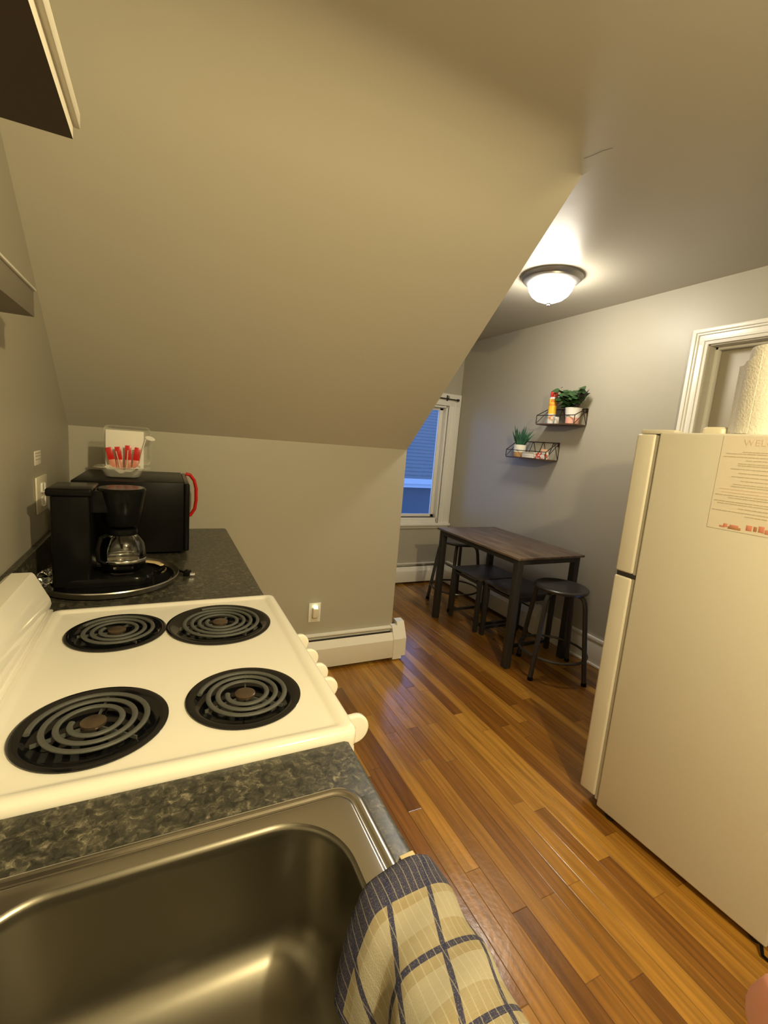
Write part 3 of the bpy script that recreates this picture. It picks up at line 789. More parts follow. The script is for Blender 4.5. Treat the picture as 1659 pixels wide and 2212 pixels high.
b = B(); tube(b, [(.318, 1.212, ZT + .020), (.35, 1.205, ZT + .021), (.385, 1.180, ZT + .021), (.402, 1.150, ZT + .020)], [.010, .012, .012, .009], 10, flat=.35)  # added strip whose colour stands for light reflected on the tray rim
tag(obj('rim_gleam_strip', b, mat('gold_cream_gleam', (0.75, 0.58, 0.32), 0.35)), 'slim gold-cream strip painted as the gleam on the tray rim, between carafe and microwave', 'packet')
for i, (x, y, r, lab) in enumerate(((.068, 1.000, .5, 'crumpled silvery packet on the tray edge, nearer the stove backguard'), (.070, 1.100, -.3, 'crumpled silvery packet on the tray edge, nearer the wall outlet'))):
    b = B(); bmesh.ops.create_grid(b, x_segments=7, y_segments=7, size=.028)
    for v in b.verts:
        v.co.z = .010 + .009 * math.sin(v.co.x * 150 + i) * math.cos(v.co.y * 170 + i) + random.uniform(-.003, .003)
    ext = bmesh.ops.extrude_face_region(b, geom=list(b.faces)); 
    for v in [g for g in ext['geom'] if isinstance(g, bmesh.types.BMVert)]: v.co.z += .004
    b.transform(Matrix.Translation((x, y, ZT + .014)) @ Matrix.Rotation(r, 4, 'Z'))
    tag(obj('foil_packet', b, M_foil, sharp=10), lab, 'packet', 'silvery packets on the tray')

# microwave
mw = thing('microwave', 'black microwave with red door handle in the corner of the far worktop', 'microwave', (.30, 1.60, ZT))
b = B(); box(b, .085, .485, 1.372, 1.835, ZT + .012, 1.222, .004); obj('case', b, M_blackm, mw)
b = B(); box(b, .4855, .507, 1.372, 1.835, ZT + .014, 1.219, .006, 3); dr = obj('door', b, M_black, mw)
b = B(); tube(b, [(.505, 1.775, 1.222), (.526, 1.775, 1.218), (.546, 1.775, 1.190), (.555, 1.775, 1.150), (.556, 1.775, 1.090), (.550, 1.775, 1.045), (.530, 1.775, 1.012), (.505, 1.775, 1.005)], .0105, 12, flat=.8); obj('handle', b, M_red, dr, label='red bow handle')
b = B(); box(b, .5135, .5145, 1.72, 1.82, 1.02, 1.19); obj('keypad', b, M_pan, mw)
for x in (.12, .46):
    for y in (1.41, 1.80):
        b = B(); lathe(b, [(0, 0), (.012, 0), (.014, .012), (0, .012)], x, y, ZT + .0005, 16); obj('foot', b, M_black, mw)

# clamshell with napkins and sugar sticks on the microwave
ZM = 1.2225
cl = thing('clamshell_container', 'open clear plastic clamshell on top of the microwave', 'container', (.25, 1.55, ZM))
CXc, CYc = .250, 1.545
def sq(hw, hd, r, z): return [(CXc + x, CYc + y, z) for x, y in rrect(-hw, hw, -hd, hd, r, 6)]
b = B(); loft(b, [sq(.055, .045, .02, ZM + .001), sq(.064, .052, .022, ZM + .006), sq(.078, .062, .024, ZM + .034), sq(.084, .068, .026, ZM + .044), sq(.104, .078, .030, ZM + .046), sq(.107, .080, .030, ZM + .043)], cap0=True)
obj('container_base', b, M_clam, cl, sharp=60)
b = B()
def lid(hw, z0, z1, y, r=.02): return [(CXc + .012 + x, y, z) for x, z in rrect(-hw, hw, z0, z1, r, 6)]
loft(b, [lid(.092, ZM + .046, ZM + .216, 1.628), lid(.086, ZM + .052, ZM + .210, 1.632), lid(.078, ZM + .058, ZM + .203, 1.655), lid(.068, ZM + .066, ZM + .193, 1.662)], cap1=True)
obj('container_lid', b, M_clam, cl, sharp=60)
b = B(); box(b, .180, .326, 1.596, 1.606, ZM + .024, ZM + .196, .001, rot=Matrix.Rotation(math.radians(-6), 3, 'X')); tag(obj('napkin_stack', b, M_paper), 'upright white folded napkins inside the clear clamshell on the microwave', 'napkins')
b = B()
bmesh.ops.create_grid(b, x_segments=12, y_segments=8, size=.5)
for v in b.verts:
    x, y = v.co.x, v.co.y
    v.co = Vector((CXc + x * .126, CYc - .010 + y * .085, ZM + .020 + .022 * abs(x) * 2 + .006 * math.sin(x * 19) * math.cos(y * 11)))
ext = bmesh.ops.extrude_face_region(b, geom=list(b.faces))
for v in [g for g in ext['geom'] if isinstance(g, bmesh.types.BMVert)]: v.co.z += .005
tag(obj('paper_packet', b, M_paper, sharp=30), 'crumpled white paper packets lying in the clear clamshell base', 'packets')
sugar = ['far left, leaning left', 'second from the left, leaning left', 'in the middle, topmost', 'far right, leaning right']
for i, (x, zt, lean) in enumerate(((.214, .124, -.22), (.238, .127, -.10), (.266, .134, .02), (.292, .128, .13))):
    t = thing('sugar_stick', 'red and clear-wrapped sugar stick in the clamshell, %s' % sugar[i], 'sugar stick', (x, 1.562, ZM + .03), group='red sugar sticks in the clamshell')
    R3 = Matrix.Rotation(lean, 3, 'Y'); y = 1.562 - .004 * (i % 2)
    b = B(); box(b, x - .012, x + .012, y - .003, y + .003, ZM + .072, ZM + zt, .001, rot=R3, piv=(x, y, ZM + .03)); obj('printed_end', b, M_red, t)
    b = B(); box(b, x - .012, x + .012, y - .0031, y + .0031, ZM + .030, ZM + .072, .001, rot=R3, piv=(x, y, ZM + .03)); obj('wrapper', b, mat('pink_wrapper', (.55, .22, .15), .35), t)
for i, (x, y, top) in enumerate(((.229, 1.545, .108), (.266, 1.548, .114))):
    b = B(); tube(b, [(x + (.010 if i == 0 else -.004), y, ZM + .036), (x - (.006 if i == 0 else -.001), y, ZM + top)], .0022, 8)
    tag(obj('straw', b, M_wrap), ['clear wrapped stirrer leaning across the two left sugar sticks', 'clear wrapped stirrer in front of the middle sugar stick'][i], 'straw', 'clear stirrers in the clamshell')
b = B(); tube(b, [(.310, 1.58, ZM + .06), (.322, 1.58, ZM + .12), (.335, 1.58, ZM + .165)], .002, 8)
pl = obj('plastic_spoon', b, M_white)
tag(pl, 'white plastic spoon sticking out at the right of the clamshell', 'spoon')
b = B(); lathe(b, [(0, -.004), (.010, -.0032), (.0135, 0), (.012, .001), (0, -.0015)], 0, 0, 0, 24)
for v in b.verts: v.co.x *= 1.5
b.transform(Matrix.Translation((.352, 1.58, ZM + .170)) @ Matrix.Rotation(math.radians(15), 4, 'Y') @ Matrix.Rotation(math.radians(40), 4, 'X'))
obj('spoon_bowl', b, M_white, pl)

# ------------------------------------------------------------------ left wall: cabinet, shelf box, outlet, sticker
uc = thing('wall_shelf', 'deep wall shelf with dark brown underside and white front edge at the upper left', 'shelf', (.15, -.5, 1.82))
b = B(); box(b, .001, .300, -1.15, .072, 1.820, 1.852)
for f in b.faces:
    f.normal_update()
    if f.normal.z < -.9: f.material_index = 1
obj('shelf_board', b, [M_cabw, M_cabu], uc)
b = B(); box(b, .299, .307, -1.15, .082, 1.838, 1.858, .0015); obj('front_edge', b, M_cabw, uc, label='white front edging strip')
b = B(); lathe(b, [(0, 0), (.0035, 0), (.0035, -.001), (0, -.001)], .215, -.155, 1.8195, 12); obj('peg_hole', b, M_dark, uc)
b = B(); box(b, .001, .113, .215, .768, 1.702, 1.764, .0015)
bs = thing('wall_shelf', 'shallow grey wall shelf with thin white top above the stove', 'shelf', (.05, .5, 1.70))
obj('shelf_box', b, mat('grey_brown_paint', (0.20, 0.175, 0.135), 0.6), bs)
b = B(); box(b, .001, .118, .210, .774, 1.764, 1.770, .0015); obj('shelf_top', b, M_trim, bs)

ol = thing('wall_outlet', 'ivory outlet plate on the left wall behind the coffee maker', 'outlet', (0, 1.32, 1.175))
b = B(); box(b, .0005, .007, 1.245, 1.400, 1.108, 1.240, .003); obj('cover_plate', b, M_plate, ol)
b = B(); box(b, .007, .010, 1.300, 1.345, 1.130, 1.165, .005, 3); obj('socket', b, M_white, ol)
b = B(); box(b, .007, .010, 1.300, 1.345, 1.180, 1.215, .005, 3); obj('socket', b, M_white, ol)
b = B(); box(b, .0005, .0025, 1.250, 1.340, 1.282, 1.332, .001)
stk = obj('wall_sticker', b, M_paper); tag(stk, 'small pale sticker with grey lines on the left wall above the outlet', 'sticker')
b = B()
for z in (1.300, 1.312, 1.322): box(b, .0025, .003, 1.258, 1.334, z, z + .004)
obj('printed_lines', b, M_ink, stk)

ok_ = thing('wall_outlet', 'white outlet plate on the knee wall above the baseboard heater', 'outlet', (1.26, YE, .37))
b = B(); box(b, 1.223, 1.300, YE - .006, YE - .0005, .308, .434, .002); obj('cover_plate', b, M_white, ok_)
b = B(); box(b, 1.240, 1.283, YE - .009, YE - .006, .315, .360, .002); obj('socket', b, M_plate, ok_)
nl = thing('night_light', 'small plug-in night light with a greenish glow in the knee wall outlet', 'night light', (1.262, YE - .03, .39))
b = B(); box(b, 1.243, 1.281, YE - .036, YE - .0065, .345, .405, .006, 3); obj('light_body', b, M_plate, nl)
b = B(); lathe(b, [(0, .012), (.008, .010), (.012, .003), (.012, -.004), (0, -.004)], 1.262, YE - .021, .409, 20); obj('glow_cap', b, mat('night_light_glow', (.8, .9, .6), .3, emis=(.75, 1.0, .55), estr=3.0), nl)

# ------------------------------------------------------------------ fridge (local frame: x to the right, y toward the doors)
FZ = 1.580
fr = thing('refrigerator', 'cream-white top-freezer refrigerator standing at the right', 'refrigerator', (2.050, .393, 0), .041)
b = B(); box(b, 0, .75, -.60, 0, .028, FZ, .007, 3); obj('fridge_body', b, M_fridge, fr, local=True)
b = B(); box(b, .006, .744, -.002, .014, .05, FZ - .012); obj('door_gasket', b, mat('grey_gasket', (.38, .35, .28), .6), fr, local=True)
b = B(); box(b, .0, .75, .014, .088, 1.030, FZ - .008, .009, 3); d = obj('freezer_door', b, M_fridge, fr, local=True)
b = B(); box(b, .70, .73, .088, .125, 1.06, 1.36, .008); obj('door_handle', b, M_fridge, d, local=True)
b = B(); box(b, .0, .75, .014, .088, .058, 1.014, .009, 3); d = obj('fridge_door', b, M_fridge, fr, local=True)
b = B(); box(b, .70, .73, .088, .125, .60, .98, .008); obj('door_handle', b, M_fridge, d, local=True)
b = B(); box(b, .004, .05, .0, .080, 1.0135, 1.0305, .002); obj('middle_hinge', b, M_bmetal, fr, label='dark metal middle hinge', local=True)
b = B(); box(b, .004, .060, -.05, .075, FZ - .007, FZ + .009, .004); obj('top_hinge_cover', b, M_fridge, fr, local=True)
for x in (.05, .70):
    for y in (-.05, -.56):
        b = B(); lathe(b, [(0, 0), (.018, 0), (.020, .008), (.012, .012), (.012, .03), (0, .03)], x - .01 if y < -.3 else x - .02, y, .0005, 16); obj('foot', b, M_bmetal, fr, local=True)
b = B(); tube(b, [(.01, -.585, .024), (-.012, -.60, .012), (-.006, -.62, .004), (.01, -.628, .004)], .005, 8); obj('power_cord', b, M_black, fr, local=True)

# notice taped on the fridge side
pn = thing('paper_notice', 'printed paper notice headed WELCOME taped on the fridge side', 'notice', (2.050, .393, 0), .041)
b = B()
NYg, NZg = 12, 12
pv = [[None] * (NZg + 1) for _ in range(NYg + 1)]
py0, py1, pz0, pz1 = -.478, -.214, 1.270, 1.573
for i in range(NYg + 1):
    for k in range(NZg + 1):
        y = py0 + (py1 - py0) * i / NYg; z = pz0 + (pz1 - pz0) * k / NZg
        pv[i][k] = b.verts.new((-.0012, y, z))
for i in range(NYg):
    for k in range(NZg): b.faces.new([pv[i][k], pv[i + 1][k], pv[i + 1][k + 1], pv[i][k + 1]])
ext = bmesh.ops.extrude_face_region(b, geom=list(b.faces))
for v in [g for g in ext['geom'] if isinstance(g, bmesh.types.BMVert)]: v.co.x = -.0004
obj('paper_sheet', b, mat('notice_paper', (0.69, 0.62, 0.52), 0.7), pn, local=True)
lines = [(-0.276, 1.523), (-0.231, 1.517), (-0.225, 1.507), (-0.289, 1.497), (-0.27, 1.486), (-0.27, 1.480), (-0.251, 1.469), (-0.276, 1.456), (-0.258, 1.444), (-0.285, 1.432), (-0.266, 1.420), (-0.262, 1.413), (-0.23, 1.403), (-0.237, 1.393), (-0.221, 1.383), (-0.259, 1.376), (-0.221, 1.363), (-0.232, 1.356), (-0.294, 1.344), (-0.22, 1.332), (-0.316, 1.322)]
b = B()
cen = (py0 + py1) / 2
for k, (y, z) in enumerate(lines):
    end = min(2 * cen - y, py1 - .004) if y > cen else y - .1
    end = cen - (y - cen)
    p = y
    while p > end:
        w = random.uniform(.008, .026); q = max(p - w, end)
        box(b, -.0019, -.0012, q, p, z - .0013, z + .0013, mi=(1 if k in (12, 13) else 0)); p = q - .0018
obj('printed_text', b, [M_ink, M_inkred], pn, local=True)
fc = bpy.data.curves.new('notice_title', 'FONT'); fc.body = 'WELCOME'; fc.size = .028; fc.extrude = .0003; fc.align_x = 'CENTER'; fc.space_character = 1.1
fo = bpy.data.objects.new('tmp_title', fc); link(fo)
dg = bpy.context.evaluated_depsgraph_get()
me = bpy.data.meshes.new_from_object(fo.evaluated_get(dg)); bpy.data.objects.remove(fo)
Mt = Matrix(((0, 0, -1, -.0016), (-1, 0, 0, cen), (0, 1, 0, 1.544), (0, 0, 0, 1)))
me.transform(Mt); me.materials.clear(); me.materials.append(M_inkred)
to = bpy.data.objects.new('printed_title', me); link(to); to.parent = pn
b = B()
def bl(y0, y1, z0, z1, mi): box(b, -.0019, -.0012, y1, y0, z0, z1, .0006, mi=mi)
bl(-.251, -.268, 1.278, 1.283, 0); bl(-.262, -.274, 1.280, 1.291, 0); bl(-.276, -.312, 1.276, 1.284, 1); bl(-.280, -.305, 1.283, 1.290, 0)
bl(-.326, -.342, 1.280, 1.297, 0); bl(-.346, -.355, 1.281, 1.296, 1); bl(-.359, -.374, 1.281, 1.300, 0); bl(-.376, -.392, 1.279, 1.292, 0); bl(-.396, -.408, 1.281, 1.298, 0); bl(-.412, -.440, 1.279, 1.289, 0)
obj('printed_picture', b, [M_artred, M_artbrn], pn, local=True)

# on top of the fridge
pt = thing('paper_towel_roll', 'white paper towel roll standing on top of the refrigerator', 'paper towel', (2.172, .128, FZ))
b = B()
prof = [(.021, .001), (.070, .001), (.072, .006), (.0725, .14), (.072, .272), (.069, .281), (.021, .281), (.019, .14), (.021, .001)]
lathe(b, prof, 2.172, .128, FZ + .0008, 64); obj('towel_sheets', b, M_towelp, pt, sharp=50)
b = B(); pts = []
for i in range(9): pts.append((2.172 - .0740 * math.cos(.1 + i * .10), .128 + .0740 * math.sin(.1 + i * .10) + .0012 * i))
pp = [(x, y) for x, y in pts] + [(pts[-1][0] + .010, pts[-1][1] + .010), (pts[-1][0] + .016, pts[-1][1] + .021)]
lo, hi = [], []
for i, (x, y) in enumerate(pp):
    lo.append(b.verts.new((x, y, FZ + .004 + .001 * (i % 2)))); hi.append(b.verts.new((x, y, FZ + .255 - .003 * i - .003 * math.sin(i * 1.7))))
for i in range(len(pp) - 1): b.faces.new([lo[i], lo[i + 1], hi[i + 1], hi[i]])
ext = bmesh.ops.extrude_face_region(b, geom=list(b.faces))
for v in [g for g in ext['geom'] if isinstance(g, bmesh.types.BMVert)]: v.co += Vector((-.0008, .0008, 0))
obj('loose_sheet', b, M_towelp, pt)
b = B(); loft(b, [[(2.172 + x, .262 + y, FZ + z) for x, y in rrect(-w, w, -w, w, .018, 5)] for w, z in ((.040, .001), (.042, .004), (.040, .020), (.034, .027))], cap0=True, cap1=True)
tag(obj('plastic_tub', b, mat('cream_plastic', (.70, .64, .50), .4)), 'low cream plastic tub on top of the refrigerator beside the paper towels', 'tub')

# ------------------------------------------------------------------ dining table, benches, stools
TX0, TX1, TY0, TY1, TZ = 2.482, 3.085, 1.478, 2.474, .783
dt = thing('dining_table', 'dark wood-topped dining table with black metal legs against the right wall', 'table', ((TX0 + TX1) / 2, (TY0 + TY1) / 2, 0))
b = B(); box(b, TX0, TX1, TY0, TY1, TZ - .015, TZ, .002); obj('tabletop', b, M_table, dt, label='dark brown wood-look top')
b = B()
for a in ((TX0 + .02, TX0 + .045, TY0 + .03, TY1 - .03), (TX1 - .045, TX1 - .02, TY0 + .03, TY1 - .03), (TX0 + .03, TX1 - .03, TY0 + .02, TY0 + .045), (TX0 + .03, TX1 - .03, TY1 - .045, TY1 - .02)):
    box(b, *a, TZ - .052, TZ - .0155)
obj('table_frame', b, M_bmetal, dt)
for x in (TX0 + .018, TX1 - .066):
    for y in (TY0 + .018, TY1 - .066):
        b = B(); box(b, x, x + .048, y, y + .048, .0005, TZ - .0155, .004); obj('leg', b, M_bmetal, dt)

def bench(label, y0, y1, x0=2.655, x1=3.07):
    t = thing('bench_stool', label, 'stool', ((x0 + x1) / 2, (y0 + y1) / 2, 0), group='rectangular stools under the table')
    b = B(); box(b, x0, x1, y0, y1, .432, .447, .002); obj('seat', b, M_bench, t)
    b = B()
    for a in ((x0 + .012, x0 + .03), (x1 - .03, x1 - .012)): box(b, a[0], a[1], y0 + .01, y1 - .01, .392, .412)
    for a in ((y0 + .012, y0 + .03), (y1 - .03, y1 - .012)): box(b, x0 + .01, x1 - .01, a[0], a[1], .392, .431)
    obj('seat_frame', b, M_bmetal, t)
    for a in ((y0 + .012, y0 + .03), (y1 - .03, y1 - .012)):
        b = B(); box(b, x0 + .01, x1 - .01, a[0], a[1], .05, .07); obj('stretcher', b, M_bmetal, t)
    for x in (x0 + .005, x1 - .035):
        for y in (y0 + .005, y1 - .035):
            b = B(); box(b, x, x + .03, y, y + .03, .0005, .4315, .002); obj('leg', b, M_bmetal, t)
bench('dark rectangular stool under the table, the one nearer the window', 2.055, 2.440)
bench('dark rectangular stool under the table, the one nearer the refrigerator', 1.655, 2.035, 2.68, 3.07)

def round_stool(label, x, y, rz, H=.610):
    t = thing('round_stool', label, 'stool', (0, 0, 0), 0, 'round metal stools at the table')
    b = B(); lathe(b, [(0, H - .006), (.150, H - .004), (.158, H), (.170, H - .002), (.176, H - .010), (.172, H - .024), (.166, H - .026), (0, H - .018)], 0, 0, 0, 48); obj('seat', b, M_stoolseat, t, sharp=50)
    b = B(); tube(b, [(.219 * math.cos(2 * PI * i / 48), .219 * math.sin(2 * PI * i / 48), .155) for i in range(48)], .0085, 8, closed=True); obj('foot_ring', b, M_stoolseat, t)
    for k in range(4):
        a = PI / 4 + k * PI / 2; c, s = math.cos(a), math.sin(a)
        pr = [(.045, H - .034), (.11, H - .034), (.140, H - .038), (.160, H - .052), (.172, H - .075), (.180, H - .11), (.243, .0125)]
        b = B(); tube(b, [(r * c, r * s, z) for r, z in pr], .0152, 10); lg = obj('leg', b, M_stoolseat, t)
        b = B(); lathe(b, [(0, 0), (.0175, 0), (.018, .006), (.0165, .022), (0, .022)], .2435 * c, .2435 * s, .0005, 14); obj('foot_cap', b, M_black, lg)
    t.location = (x, y, 0); t.rotation_euler = (0, 0, rz)
    return t
round_stool('round-seated dark metal stool nearest the refrigerator, at the near end of the table', 2.806, 1.398, -.52)
round_stool('round-seated dark metal stool by the window, at the far end of the table', 2.885, 2.700, .05)

# ------------------------------------------------------------------ wall shelves on the right wall
def wire_shelf(label, y0, y1, z, d, hf, hb):
    t = thing('wire_shelf', label, 'shelf', (XR, (y0 + y1) / 2, z), group='small wire-sided wall shelves')
    x0, x1 = XR - d, XR - .004; r = .0032
    b = B(); box(b, x0, x1, y0, y1, z - .010, z, .001); obj('shelf_board', b, M_shelfw, t)
    b = B(); zf, zb = z + hf, z + hb
    tube(b, [(x0, y0, zf), (x0, y1, zf)], r, 6); tube(b, [(x1, y0, zb), (x1, y1, zb)], r, 6)
    for y in (y0, y1):
        tube(b, [(x0, y, z), (x0, y, zf)], r, 6); tube(b, [(x1, y, z), (x1, y, zb)], r, 6); tube(b, [(x0, y, zf), (x1 - d * .15, y, zb), (x1, y, zb)], r, 6)
        tube(b, [(x1, y, zb), (x0, y, z)], r * .7, 6)
    obj('wire_side', b, M_wire, t)
    b = B(); n = 4; w = (y1 - y0) / n
    for i in range(n):
        a = y0 + i * w
        tube(b, [(x1, a, z), (x1, a + w / 2 - .004, zb), (x1, a + w / 2 + .004, zb), (x1, a + w, z)], r * .75, 6)
    obj('wire_back', b, M_wire, t)
    for y in (y0 + .010, y1 - .010):
        b = B(); box(b, XR - .006, XR - .0005, y - .009, y + .009, zb - .030, zb + .004, .002); obj('mounting_tab', b, M_wire, t)
    return t
wire_shelf('upper wire wall shelf holding the spray can and the leafy plant', 1.724, 2.100, 1.697, .128, .062, .116)
wire_shelf('lower wire wall shelf holding the spiky plant and small packets', 1.946, 2.400, 1.422, .136, .056, .134)
ZU, ZL = 1.6975, 1.4225
# spray can
sp = thing('spray_can', 'tall red-capped yellow and orange spray can on the upper wall shelf', 'spray can', (3.105, 1.990, ZU))
b = B(); lathe(b, [(0, 0), (.028, 0), (.030, .004), (.030, .075), (.030, .135), (.030, .150), (.030, .185), (.028, .198), (.026, .204), (0, .204)], 3.105, 1.990, ZU, 36, mats=[0, 0, 0, 1, 2, 1, 0, 0, 0])
obj('can_body', b, [M_can_w, M_can_y, M_can_o], sp)
b = B(); lathe(b, [(0, .200), (.0275, .200), (.0275, .232), (.026, .240), (.020, .243), (0, .243)], 3.105, 1.990, ZU, 32); obj('cap', b, M_can_r, sp, label='red cap')
b = B()
g = [(math.cos(2 * PI * i / 20) * .018, math.sin(2 * PI * i / 20) * .020) for i in range(20)]
dirv = Vector((CAM.x - 3.105, CAM.y - 1.990, 0)).normalized(); side = Vector((-dirv.y, dirv.x, 0))
def oncan(u, z, rr=.0312):
    an = u / .030; dd = dirv * math.cos(an) + side * math.sin(an)
    return (3.105 + dd.x * rr, 1.990 + dd.y * rr, ZU + z)
b.faces.new([b.verts.new(oncan(u, .043 + z)) for u, z in g])
obj('label_spot', b, M_can_o, sp, label='orange round spot on the can label')
b = B()
for u0, u1, z0, z1 in ((-.016, -.010, .162, .186), (-.006, .0, .164, .188), (.004, .010, .162, .184), (-.014, .012, .1905, .1945)):
    b.faces.new([b.verts.new(oncan(u, z)) for u, z in ((u0, z0), (u1, z0), (u1 + .002, z1), (u0 + .002, z1))])
obj('label_marks', b, M_can_r, sp)
b = B(); box(b, 3.085, 3.115, 1.918, 1.936, ZU + .0005, ZU + .052, .002); tag(obj('small_box', b, M_paper), 'small white box beside the spray can on the upper wall shelf', 'box')

def leaf(b, base, dirn, upv, L, W, bend=.25, heart=True, mi=0):
    d = Vector(dirn).normalized(); s = d.cross(Vector(upv)); 
    if s.length < 1e-3: s = d.cross(Vector((1, 0, 0)))
    s.normalize(); n = s.cross(d).normalized(); base = Vector(base)
    prof = [(0, .05), (.12, .75), (.3, 1.0), (.5, .85), (.72, .5), (.9, .18), (1, .02)] if heart else [(0, .55), (.2, .9), (.45, 1), (.7, .7), (.9, .3), (1, .03)]
    rows = []
    for t, w in prof:
        c = base + d * L * t - n * bend * L * t * t
        rows.append([b.verts.new(c - s * W * w + n * .12 * W * w), b.verts.new(c), b.verts.new(c + s * W * w + n * .12 * W * w)])
    for r0, r1 in zip(rows[:-1], rows[1:]):
        for k in (0, 1):
            f = b.faces.new([r0[k], r0[k + 1], r1[k + 1], r1[k]]); f.material_index = mi

# leafy plant
px, py_ = 3.118, 1.795
lp = thing('potted_plant', 'leafy green plant in a white and pink pot on the upper wall shelf', 'plant', (px, py_, ZU))
b = B(); lathe(b, [(0, 0), (.043, 0), (.046, .003), (.0505, .045), (.058, .110), (.060, .116), (.055, .116), (.050, .098), (0, .098)], px, py_, ZU + .0005, 44, mats=[0, 0, 0, 1, 1, 1, 1, 1])
obj('pot', b, [M_pink, M_potw], lp, label='white pot with pink lower band')
b = B(); lathe(b, [(0, .104), (.05, .100), (.05, .096)], px, py_, ZU, 24); obj('soil', b, M_soil, lp)
b = B(); rnd = random.Random(3)
stems = [((-.02, .10, .155), 1), ((-.03, .055, .150), 1), ((.0, .17, .215), 1), ((-.03, .125, .20), 1), ((-.02, -.055, .22), 1), ((-.03, -.02, .18), 1), ((-.01, .06, .20), 1), ((-.05, .02, .14), 1), ((-.04, -.06, .16), 1), ((-.05, .07, .11), 1), ((-.045, -.03, .125), 1), ((-.03, .11, .105), 1), ((.0, -.09, .18), 1), ((.01, .03, .165), 1), ((-.06, .05, .17), 1), ((-.05, -.005, .16), 1)]
for (dx, dy, dz), _ in stems:
    p0 = Vector((px, py_, ZU + .10)); p1 = Vector((px + dx, py_ + dy, ZU + .10 + dz * .72))
    tube(b, [p0, p0.lerp(p1, .5) + Vector((0, 0, .02)), p1], .0014, 5)
    for k in range(5):
        a = rnd.uniform(0, 2 * PI)
        dd = Vector((math.cos(a) * .6 - .25, math.sin(a) * .9, rnd.uniform(-.25, .5)))
        q = p0.lerp(p1, 1 - .15 * k)
        L = rnd.uniform(.048, .072)
        if q.x + dd.normalized().x * L > XR - .008: dd.x = -abs(dd.x)
        leaf(b, q, dd, (-.55, -.45, .7), L, L * .42, .2)
obj('foliage', b, M_leaf, lp, sharp=80)
b = B()
leaf(b, (px, py_ - .02, ZU + .10), (-.12, -.35, 1), (-1, 0, .1), .165, .022, .12, False)
leaf(b, (px, py_ - .03, ZU + .12), (-.05, -.55, .9), (-1, 0, .1), .15, .014, .1, False)
obj('purple_foliage', b, M_leaf2, lp, label='dusky purple leaves', sharp=80)
# spiky plant
qx, qy = 3.100, 2.290
al = thing('potted_plant', 'spiky green plant in a white and tan pot on the lower wall shelf', 'plant', (qx, qy, ZL))
b = B(); lathe(b, [(0, 0), (.046, 0), (.048, .003), (.049, .040), (.050, .096), (.050, .100), (.046, .100), (.045, .088), (0, .088)], qx, qy, ZL + .0005, 44, mats=[0, 0, 0, 1, 1, 1, 1, 1])
obj('pot', b, [M_tan, M_potw], al, label='white pot with tan lower band')
b = B()
for k in range(19):
    a = k * 2.4; ti = .10 + .80 * (k / 19) ** .9
    L = rnd.uniform(.13, .19)
    dd = Vector((math.cos(a) * ti * .5 - .04, math.sin(a) * ti, 1))
    bx = qx + math.cos(a) * .014; by = qy + math.sin(a) * .018
    leaf(b, (bx, by, ZL + .085), dd, (-1, -.3, .1), L, .0095, -.10 + .42 * ti, False)
obj('foliage', b, M_aloe, al, sharp=80)
# white boxes stacked
for k, nm in enumerate(('bottom', 'middle', 'top')):
    b = B(); box(b, 3.06, 3.125, 2.085, 2.212, ZL + .0005 + k * .0155, ZL + .0155 + k * .0155, .0025, rot=Matrix.Rotation(.03 * (k - 1), 3, 'Z'))
    tag(obj('white_packet_box', b, M_paper), 'flat white box beside the spiky plant, %s of the stack of three' % nm, 'box', 'flat white boxes stacked on the lower shelf')
M_hol = mat('red_white_print', (0.75, 0.70, 0.62), 0.4)
def print_mat():
    nt = M_hol.node_tree; p = nt.nodes['Principled BSDF']; N = nt.nodes.new; L = nt.links.new
    tc = N('ShaderNodeTexCoord'); v = N('ShaderNodeTexNoise'); v.inputs['Scale'].default_value = 38; v.inputs['Detail'].default_value = 1; L(tc.outputs['Object'], v.inputs['Vector'])
    cr = N('ShaderNodeValToRGB'); cr.color_ramp.interpolation = 'CONSTANT'; e = cr.color_ramp.elements
    e[0].color = (.78, .73, .64, 1); e[1].position = .56; e[1].color = (.60, .10, .06, 1)
    L(v.outputs['Fac'], cr.inputs['Fac']); L(cr.outputs['Color'], p.inputs['Base Color'])
print_mat()
for (y, hw, zz, h, tilt, lab) in ((2.035, .042, 0, .050, .0, 'white packet with red print beside the flat white boxes on the lower wall shelf'), (1.975, .030, 0, .060, -.12, 'white packet with a large red mark at the right end of the lower wall shelf')):
    b = B()
    loft(b, [[(3.075 + x, y + yy, ZL + z) for x, yy in rrect(-d, d, -w, w, .005, 3)] for d, w, z in ((.012, hw, .0008), (.015, hw, .012), (.014, hw * .98, h * .7), (.004, hw * .9, h * .95), (.002, hw * .9, h))], cap0=True, cap1=True)
    o = obj('snack_packet', b, M_hol, None, sharp=50); tag(o, lab, 'packet', 'red and white packets on the lower shelf')
b = B(); box(b, 3.105, 3.112, 1.985, 2.055, ZL + .0005, ZL + .078, .002, rot=Matrix.Rotation(.08, 3, 'X'), piv=(3.1, 2.02, ZL)); tag(obj('greeting_card', b, mat('orange_card', (.80, .45, .25), .6)), 'small orange and white card standing behind the red and white packets', 'card')

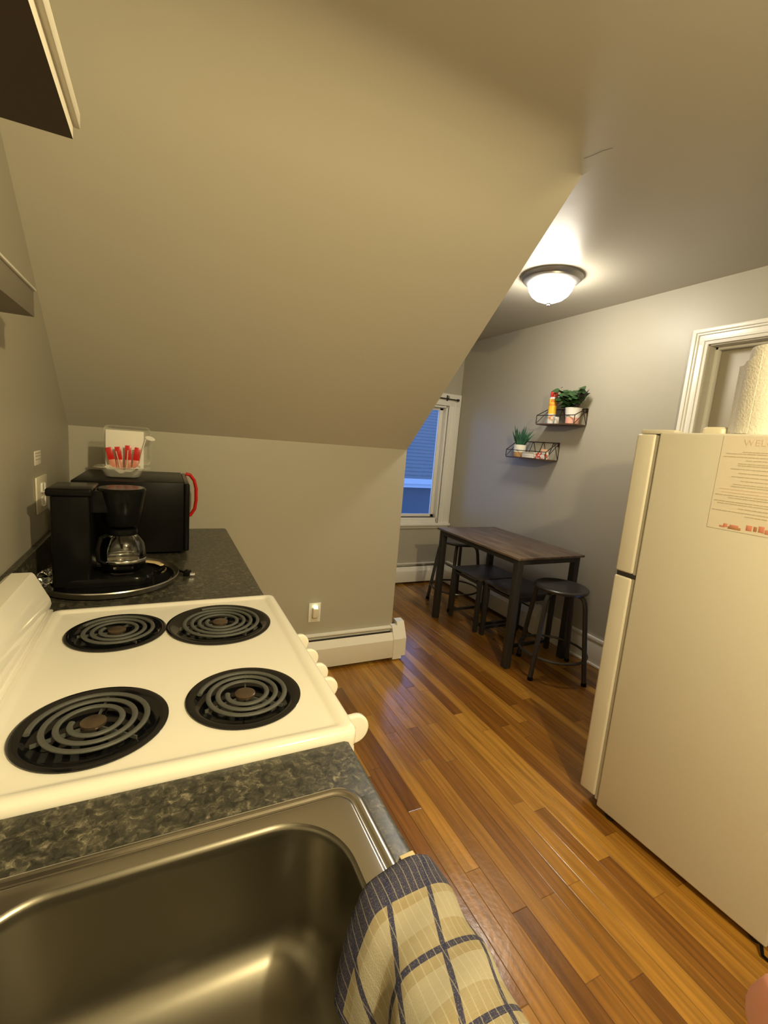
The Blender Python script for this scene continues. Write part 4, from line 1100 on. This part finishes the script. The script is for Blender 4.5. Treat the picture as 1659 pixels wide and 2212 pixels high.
# ------------------------------------------------------------------ hand of the person holding the camera (fingertip in the corner)
def campt(px, py, d):
    return CAM + (CF + CR * ((px - 829.5) / 982.75) - CU * ((py - 1106) / 982.75)) * d
def skinmesh(name, verts, edges, radii, mt, parent, root=0, sub=2):
    me = bpy.data.meshes.new(name); me.from_pydata(verts, edges, [])
    o = bpy.data.objects.new(name, me); link(o)
    md = o.modifiers.new('skin', 'SKIN'); md.use_smooth_shade = True
    sv = me.skin_vertices[0].data
    for i, r in enumerate(radii): sv[i].radius = (r, r)
    for i in range(len(verts)): sv[i].use_root = (i == root)
    s = o.modifiers.new('subdiv', 'SUBSURF'); s.levels = sub; s.render_levels = sub
    me.materials.append(mt)
    if parent: o.parent = parent
    return o
def hand_pt(r, u, f): return CAM + CR * r + CU * u + CF * f
# camera frame metres: right, up, forward.  The tip is just inside the lower right corner of the frame
tip = campt(1645, 2190, .078)
tr_, tu_, tf_ = (tip - CAM).dot(CR), (tip - CAM).dot(CU), (tip - CAM).dot(CF)
V, Ed, Rd = [], [], []
def add(p, r, prev=None):
    V.append(tuple(p)); Rd.append(r)
    if prev is not None: Ed.append((prev, len(V) - 1))
    return len(V) - 1
palm = add(hand_pt(tr_ + .075, tu_ - .075, tf_ - .035), .020)
wr = add(hand_pt(tr_ + .105, tu_ - .125, tf_ - .050), .022, palm)
add(hand_pt(tr_ + .15, tu_ - .21, tf_ - .075), .028, wr)
k1 = add(hand_pt(tr_ + .056, tu_ - .046, tf_ - .022), .0115, palm)
k2 = add(hand_pt(tr_ + .034, tu_ - .024, tf_ - .006), .0085, k1)
k3 = add(hand_pt(tr_ + .014, tu_ - .008, tf_ + .001), .0092, k2)
add(hand_pt(tr_ + .0, tu_ - .0, tf_ - .0), .0092, k3)
for i, (o1, L) in enumerate(((.022, 1.0), (.042, .95), (.060, .8))):
    q1 = add(hand_pt(tr_ + .062 + o1 * .85, tu_ - .046 - o1 * .05, tf_ - .024), .0108, palm)
    q2 = add(hand_pt(tr_ + .050 + o1 * .95, tu_ - .022 * L - o1 * .1, tf_ - .004), .0085, q1)
    q3 = add(hand_pt(tr_ + .044 + o1, tu_ - .006 * L - o1 * .1, tf_ - .010), .0075, q2)
    add(hand_pt(tr_ + .046 + o1, tu_ - .004 - o1 * .1, tf_ - .024), .0065, q3)
t1 = add(hand_pt(tr_ + .050, tu_ - .085, tf_ - .028), .012, palm)
t2 = add(hand_pt(tr_ + .034, tu_ - .072, tf_ - .022), .010, t1)
add(hand_pt(tr_ + .024, tu_ - .056, tf_ - .022), .008, t2)
hd = skinmesh('hand', V, Ed, Rd, M_skin, None)
tag(hd, 'pink fingertip poking into the bottom right corner, beside the wooden floor', 'hand')
